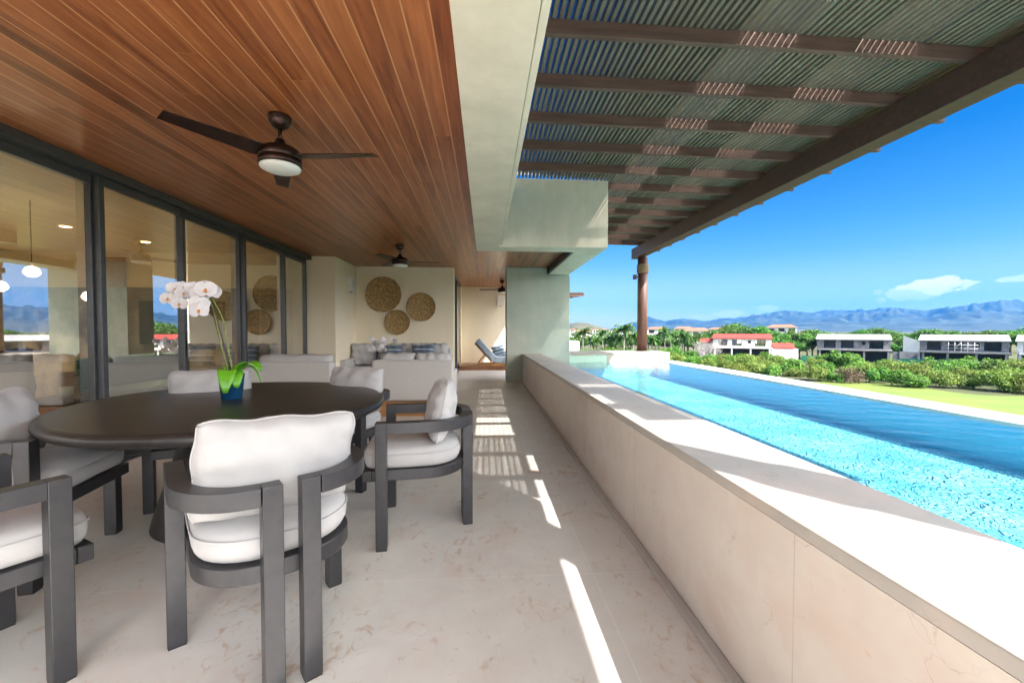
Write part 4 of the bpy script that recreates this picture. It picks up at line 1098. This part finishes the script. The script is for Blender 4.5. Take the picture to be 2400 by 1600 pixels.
# royal palms
def palm_proto(seed, h=9.0):
    rnd = random.Random(seed); t = thing('palm_tree', 'tall royal palm with a pale trunk beyond the pool end wall', 'palm tree', (0, 0, GZ), 0, 'royal palms beyond the end of the pool')
    MB().tube([(0, 0, -.2), (.03, 0, h*.3), (.06, .03, h*.6), (.08, .03, h*.80)], [.26, .22, .2, .14], 10).build('trunk', PTRUNK, t)
    MB().tube([(.08, .03, h*.80), (.09, .03, h*.90)], [.17, .09], 10).build('crownshaft', LF_PALM, t)
    c = MB(); o = Vector((.09, .03, h*.89))
    for k in range(24):
        a = k*2.4+rnd.uniform(-.2, .2); el0 = rnd.uniform(-.35, 1.35); ln = rnd.uniform(3.6, 4.6)
        d = Vector((math.cos(a), math.sin(a), 0)); P = []
        for i in range(15):
            s_ = i/14; ang = el0-1.9*s_**1.3
            P.append((P[-1] if P else o)+(d*math.cos(ang)+Vector((0, 0, math.sin(ang))))*ln/14)
        c.tube(P, [.035*(1-.8*i/14) for i in range(15)], 4)
        sd = Vector((-d.y, d.x, 0))
        for i in range(1, 15):
            tdir = (P[i]-P[i-1]).normalized()
            for sg in (-1, 1):
                for sub in (0, .5):
                    b = P[i-1].lerp(P[i], sub); ll = .85*math.sin(math.pi*(.12+.80*i/14))**.6
                    q = (sd*sg+tdir*.55+Vector((0, 0, rnd.uniform(-.75, .15)))).normalized(); w = tdir*.09
                    c.add([b-w, b+w, b+q*ll*.6+w*.9+Vector((0, 0, -.04)), b+q*ll+Vector((0, 0, -.18))], [(0, 1, 2, 3)])
    c.build('crown', LF_PALM, t)
    return t
pp = [palm_proto(300+k) for k in range(3)]; fp = [True]*3; rp_ = random.Random(8)
PL = [(1344, 793, 118), (1366, 767, 122), (1384, 786, 128), (1398, 790, 118), (1412, 772, 132), (1428, 785, 120), (1441, 790, 126), (1452, 782, 118), (1462, 757, 116), (1474, 786, 128), (1484, 776, 120), (1500, 782, 124), (1528, 786, 116), (1545, 782, 122), (1558, 765, 118), (1572, 776, 128), (1585, 775, 136), (1600, 778, 120), (1612, 780, 132), (1628, 781, 122), (1356, 778, 140), (1436, 776, 142), (1520, 780, 142), (1592, 771, 150), (1645, 780, 140),
      (1662, 778, 150)]
for (px, y, r) in PL:
    k = rp_.randrange(3); t = pp[k] if fp[k] else copy_tree(pp[k]); fp[k] = False
    s = (zof(px, y, r)-GZ)/10.2; t.location = spot(px, r); t.scale = (s*1.15, s*1.15, s); t.rotation_euler.z = rp_.uniform(0, 6.28)
for k in range(3):
    if fp[k]: pp[k].location = spot(1390, 135)

for k in range(22):                               # green trees filling in behind the palms
    px = 1325+k*15.5+rp_.uniform(-6, 6); t = copy_tree(tprot[k % 3]); y = rp_.uniform(786, 796); r = rp_.uniform(135, 160)
    s = (zof(px, y, r)-GZ)/8.1; t.location = spot(px, r); t.scale = (s*1.25, s*1.25, s); t.rotation_euler.z = rp_.uniform(0, 6.28)
    t['label'] = 'green broadleaf tree filling the gap behind the royal palms'; t['group'] = 'trees behind the royal palms'
# ------------------------------------------------------------------ houses
CONC = mat('grey_blockwork', (.25, .25, .26), (.17, .17, .18), .9, .9, detail=8, bump=.3, bscale=3, bdist=.02)
CONCL = mat('pale_concrete', (.32, .31, .30), (.22, .215, .21), .8, .85, detail=8)
ROOFW = mat('white_roof_screed', (.36, .36, .37), (.28, .28, .29), .5, .8, detail=8)
ROOFR = mat('red_tile_roof', (.34, .045, .028), (.27, .032, .02), .7, .7, bump=.4, bscale=4, bdist=.03)
TERRA = mat('terracotta_roof', (.28, .13, .085), (.22, .095, .06), .5, .8)
DARKG = mat('dark_interior', (.03, .03, .035), None, 1, .5)  # near-black sheets behind the openings stand in for the shade inside
NET = mat('green_net', (.02, .22, .15), None, 3, .9)
def holes_wall(mb, x0, x1, z0, z1, y0, y1, holes):
    xs_ = sorted({x0, x1, *[h[0] for h in holes], *[h[1] for h in holes]}); zs_ = sorted({z0, z1, *[h[2] for h in holes], *[h[3] for h in holes]})
    for a, b in zip(xs_, xs_[1:]):
        run = None
        for c, d in zip(zs_, zs_[1:]):
            inside = any(h[0] <= a and b <= h[1] and h[2] <= c and d <= h[3] for h in holes)
            if inside:
                if run: mb.box(a, b, y0, y1, run[0], run[1]); run = None
            else: run = (run[0], d) if run else (c, d)
        if run: mb.box(a, b, y0, y1, run[0], run[1])
def villa(px0, px1, r, wallm, roofm, label, ups, side=None, frames=False, glass=False):
    a0, a1 = az_of(px0), az_of(px1); W = 2*r*math.tan((a1-a0)/2); am = (a0+a1)/2
    h = thing('two_storey_house', label, 'house', (r*math.sin(am), r*math.cos(am), GZ), -am)
    c = .775/975*r; ze = 7.2-21*c; zm = 7.2-43*c; D = 7.0
    hx = W/2
    hol = [(-hx+W*u0, -hx+W*u1, ze-(1-v0)*2.2, ze-(1-v1)*2.2) for u0, u1, v0, v1 in ups]
    w = MB(); holes_wall(w, -hx, hx, zm, ze-.05, 0, .25, hol)
    w.box(-hx, -hx+.25, .251, D, zm, ze-.05).box(hx-.25, hx, .251, D, zm, ze-.05).box(-hx+.25, hx-.25, D-.25, D, zm, ze+.9)
    w.box(-hx, -hx+.25, .6, D, -.2, zm-.3).box(hx-.25, hx, .6, D, -.2, zm-.3).box(-hx+.251, hx-.251, D-.25, D, -.2, zm-.3)
    w.add([(-hx, .2, ze-.05), (-hx, D, ze-.05), (-hx, D, ze+.95), (-hx+.25, .2, ze-.05), (-hx+.25, D, ze-.05), (-hx+.25, D, ze+.95)], [(0, 1, 2), (5, 4, 3), (0, 2, 5, 3), (1, 4, 5, 2)])
    w.build('wall', side or wallm, h)
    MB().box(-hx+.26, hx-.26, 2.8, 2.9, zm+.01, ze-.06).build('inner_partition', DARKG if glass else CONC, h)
    MB().add([(-hx-.25, -.45, ze-.06), (hx+.25, -.45, ze-.06), (hx+.25, D+.1, ze+1.05), (-hx-.25, D+.1, ze+1.05), (-hx-.25, -.45, ze+.12), (hx+.25, -.45, ze+.12), (hx+.25, D+.1, ze+1.23), (-hx-.25, D+.1, ze+1.23)],
             [(0, 1, 2, 3), (4, 7, 6, 5), (0, 4, 5, 1), (1, 5, 6, 2), (2, 6, 7, 3), (3, 7, 4, 0)]).build('roof', roofm, h)
    MB().box(-hx+.3, hx+.2, -1.6, D-.3, zm-.298, zm-.002).build('floor_slab', CONCL if wallm is not WHITEP else WHITEP, h)
    cl = MB()
    for q in (.05, .34, .66, .97): cl.box(-hx+W*q-.17, -hx+W*q+.17, -1.5, -1.16, -.2, zm-.3)
    cl.build('columns', CONCL if wallm is not WHITEP else WHITEP, h)
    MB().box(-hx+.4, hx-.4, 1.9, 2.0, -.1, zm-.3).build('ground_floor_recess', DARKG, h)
    if glass:
        for (u0, u1, v0, v1), hh in zip(ups, hol):
            if u1-u0 >= .08:
                f = MB(); mx_ = (hh[0]+hh[1])/2; holes_wall(f, hh[0]+.002, hh[1]-.002, hh[2]+.002, hh[3]-.002, .10, .17, [(hh[0]+.1, mx_-.05, hh[2]+.1, hh[3]-.1), (mx_+.05, hh[1]-.1, hh[2]+.1, hh[3]-.1)]); fw_ = f.build('window', METAL, h)
                MB().box(hh[0]+.05, hh[1]-.05, .175, .185, hh[2]+.05, hh[3]-.05).build('window_glass', GLASS, fw_)
        f = MB()
        for q in range(22): f.box(-hx+.5+q*(W-.8)/21-.02, -hx+.5+q*(W-.8)/21+.02, -1.5, -1.46, zm+.0, zm+.8)
        f.box(-hx+.4, hx-.2, -1.52, -1.44, zm+.8, zm+.86); f.build('railing', METAL, h)
    for (u0, u1, v0, v1), hh in zip(ups, hol):
        if u1-u0 < .08:
            f = MB(); holes_wall(f, hh[0]-.15, hh[1]+.15, hh[2]-.15, hh[3]+.15, -.12, -.002, [(hh[0], hh[1], hh[2], hh[3])]); f.build('window_surround', CONCL if wallm is not WHITEP else WHITEP, h)
    return h, W, ze, zm, D
UP = [(.10, .27, .12, .93), (.345, .52, .12, .93), (.625, .68, .45, .85), (.726, .91, .12, .93)]
h2, W2, ze, zm, D = villa(1915, 2088, 125, CONC, ROOFW, 'unfinished grey concrete house with a pale sloping roof, middle of the three villas', UP)
MB().box(W2/2+.3, W2/2+4.2, -.8, -.6, -.2, 2.6).box(W2/2+1.4, W2/2+1.7, -1.0, -.6, -.2, 2.7).build('garden_wall', CONC, h2)
UP3 = [(.09, .26, .12, .93), (.34, .52, .12, .93), (.645, .695, .45, .85), (.74, .925, .12, .93)]
h3, W3, ze, zm, D = villa(2156, 2366, 125, CONC, ROOFW, 'unfinished grey concrete house with scaffolding, right of the three villas', UP3)
MB().add([(-W3/2-2.6, -.3, -.2), (-W3/2-.01, -.3, -.2), (-W3/2-.01, -.3, ze-.2), (-W3/2-2.6, -.3, ze+1.0), (-W3/2-2.6, -.05, -.2), (-W3/2-.01, -.05, -.2), (-W3/2-.01, -.05, ze-.2), (-W3/2-2.6, -.05, ze+1.0)],
         [(0, 1, 2, 3), (4, 7, 6, 5), (0, 4, 5, 1), (1, 5, 6, 2), (2, 6, 7, 3), (3, 7, 4, 0)]).build('side_wing', WHITEP, h3)
scf = thing('scaffold', 'white scaffold tubes standing against the right grey villa', 'scaffold', h3.location, h3.rotation_euler.z)
mb = MB()
for k in range(5): mb.tube([(-1.9+k*.9, -1.0, zm-.1), (-1.9+k*.9, -1.0, zm+1.9)], .045, 5)
for z in (zm+.7, zm+1.4): mb.tube([(-2.2, -1.0, z), (2.2, -1.0, z)], .045, 5)
mb.tube([(-1.0, -1.0, zm+.7), (-.1, -1.0, zm+1.9)], .045, 5).build('tubes', WHITEP, scf)
h1, W1, ze, zm, D = villa(1671, 1808, 125, WHITEP, ROOFR, 'white villa with a bright red tiled roof, left of the three villas', [(.10, .26, .15, .9), (.34, .51, .15, .9), (.615, .665, .45, .8), (.73, .91, .12, .92)], glass=True)
MB().box(W1/2+.02, W1/2+5.6, -1.4, 3.2, -.2, 2.75).build('annex', WHITEP, h1)
MB().add([(W1/2+.2, -1.5, 2.8), (W1/2+5.0, -1.5, 2.8), (W1/2+4.6, 1.2, 3.8), (W1/2+.2, 1.2, 3.8), (W1/2+.2, -1.5, 2.95), (W1/2+5.0, -1.5, 2.95), (W1/2+4.6, 1.2, 4.1), (W1/2+.2, 1.2, 4.1)],
         [(0, 1, 2, 3), (4, 7, 6, 5), (0, 4, 5, 1), (1, 5, 6, 2), (2, 6, 7, 3), (3, 7, 4, 0)]).build('annex_roof', ROOFR, h1)
MB().box(-W1/2-3.4, -W1/2-.02, .3, 4.5, -.2, ze-1.1).build('left_wing', CONC, h1)
MB().add([(-W1/2-3.5, .1, ze-1.1), (-W1/2-.1, .1, ze-1.1), (-W1/2-.1, 3, ze-.2), (-W1/2-3.2, 3, ze-.2), (-W1/2-3.5, .1, ze-.9), (-W1/2-.1, .1, ze-.9), (-W1/2-.1, 3, ze), (-W1/2-3.2, 3, ze)],
         [(0, 1, 2, 3), (4, 7, 6, 5), (0, 4, 5, 1), (1, 5, 6, 2), (2, 6, 7, 3), (3, 7, 4, 0)]).build('left_roof', ROOFR, h1)
h4, W4, ze4, zm4, D4 = villa(2385, 2560, 125, WHITEP, ROOFW, 'white rendered house cut off by the right edge of the photo', UP3)
# green construction netting
nt_ = MB()
for (a, b) in [(1880, 1960), (2110, 2200), (2200, 2300)]:
    p, q = spot(a, 117), spot(b, 117); nt_.add([(p.x, p.y, GZ), (q.x, q.y, GZ), (q.x, q.y, GZ+1.5), (p.x, p.y, GZ+1.5), (p.x+.03, p.y+.03, GZ), (q.x+.03, q.y+.03, GZ), (q.x+.03, q.y+.03, GZ+1.5), (p.x+.03, p.y+.03, GZ+1.5)],
            [(0, 1, 2, 3), (4, 7, 6, 5), (2, 6, 7, 3), (0, 3, 7, 4), (1, 5, 6, 2)])
tag(nt_.build('construction_netting', NET), 'green construction netting fence between the bushes and the grey villas', 'fence')

# town buildings farther off
def block(px0, px1, ytop, ybot, r, storeys, wallm, label, group=None, hip=True, cat='building'):
    a0, a1 = az_of(px0), az_of(px1); am = (a0+a1)/2; W = 2*r*math.tan((a1-a0)/2); zt = zof((px0+px1)/2, ytop, r); zb = min(GZ, zof((px0+px1)/2, ybot, r)) if group else GZ
    b = thing('town_building', label, cat, (r*math.sin(am), r*math.cos(am), GZ), -am, group)
    D = W*.5 if W < 30 else 14; rf = (zt-GZ)*.0+max(.9, min(2.2, W*.12)) if hip else .3; ze = zt-GZ-rf; hx = W/2
    sh = 3.0; w = MB(); hol = []
    for s_ in range(storeys):
        n = max(2, int(W/3.4))
        for k in range(n):
            c = -hx+(k+.5)*W/n; zt_ = ze-.5-s_*sh; hol.append((c-W/n*.30, c+W/n*.30, zt_-1.7, zt_))
    hol = [q for q in hol if q[2] > .3]
    holes_wall(w, -hx, hx, -3, ze, 0, .3, hol); w.box(-hx, -hx+.3, .301, D, -3, ze).box(hx-.3, hx, .301, D, -3, ze)
    w.build('wall', wallm, b)
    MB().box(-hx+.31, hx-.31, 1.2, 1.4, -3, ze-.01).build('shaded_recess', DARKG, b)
    if hip:
        e = .5; MB().add([(-hx-e, -e, ze), (hx+e, -e, ze), (hx+e, D+e, ze), (-hx-e, D+e, ze), (-hx+D*.4, D/2, ze+rf), (hx-D*.4, D/2, ze+rf)], [(0, 3, 2, 1), (0, 1, 5, 4), (2, 3, 4, 5), (1, 2, 5), (3, 0, 4)]).build('roof', TERRA, b)
    else: MB().box(-hx-.3, hx+.3, -.3, D, ze, ze+.3).build('roof', WHITEP, b)
    return b
block(1516, 1560, 766, 790, 230, 2, WHITEP, 'terracotta roofed building just right of the timber column')
block(1598, 1665, 768, 792, 215, 3, WHITEP, 'long terracotta roofed hotel block above the palms')
block(1580, 1625, 765, 775, 300, 2, WHITEP, 'terracotta roof peeping over the long hotel block')
block(1662, 1705, 767, 785, 250, 2, WHITEP, 'terracotta roofed block left of the tall trees')
block(1796, 1868, 760, 780, 250, 2, WHITEP, 'large white building with a terracotta roof above the trees behind the red roofed villa')
block(1872, 1912, 773, 785, 280, 1, WHITEP, 'low white flat roofed building left of the middle grey villa', hip=False)
block(2138, 2190, 779, 790, 320, 1, WHITEP, 'low terracotta roof behind the trees above the right grey villa')
block(2196, 2250, 779, 790, 330, 1, WHITEP, 'second low terracotta roof behind the right grey villa')
rk = random.Random(77)
for k in range(15):
    px = 1336+k*10.2+rk.uniform(-2, 2); y = 769+rk.uniform(0, 7); r = rk.uniform(420, 520)
    block(px-6, px+6, y, 800, r, 2, WHITEP, 'small terracotta roofed house of the hillside town', 'terracotta roofed houses of the hillside town', cat='house')

# neighbouring terrace seen past the pillar
tag(MB().box(4.9, 5.72, 25, 27, -6, .56).build('neighbour_parapet', WHITEP), 'sunlit white parapet block of the next terrace beside the pillar', 'wall')
np_ = thing('neighbour_pergola', 'end of the next pergola jutting out past the pillar', 'pergola', (5, 25, 3.1))
mb = MB()
for k in range(16): mb.box(-.6+k*.10, -.56+k*.10, -.2, 3.0, .36, .42)
mb.build('slats', SLATW, np_)
mb = MB()
for k in range(4): mb.box(-.7, 1.0-k*.18, -.1+k*.8, 0+k*.8, .20, .355)
mb.build('rafters', RAFTW, np_)

# building below the terrace, and the hidden house mass above and behind
tag(MB().box(-10.4, 4.52, -6, 10.9, GZ, -.86).build('lower_storey', WHITEP), 'rendered storey carrying the terrace and the pool', 'building')

# ------------------------------------------------------------------ air
HAZE = True
if HAZE:
    hz = MB().box(-10500, 11500, -2600, 12500, GZ-3.2, 830).build('haze', None)
    m = bpy.data.materials.new('air'); m.use_nodes = True; nt = m.node_tree; nt.nodes.clear()
    out = N(nt, 'ShaderNodeOutputMaterial'); pv = N(nt, 'ShaderNodeVolumePrincipled')
    pv.inputs['Color'].default_value = (.02, .25, .74, 1); pv.inputs['Density'].default_value = .8e-4; pv.inputs['Anisotropy'].default_value = .1
    L(nt, pv.outputs[0], out.inputs['Volume']); hz.data.materials.append(m); tag(hz, kind='stuff')
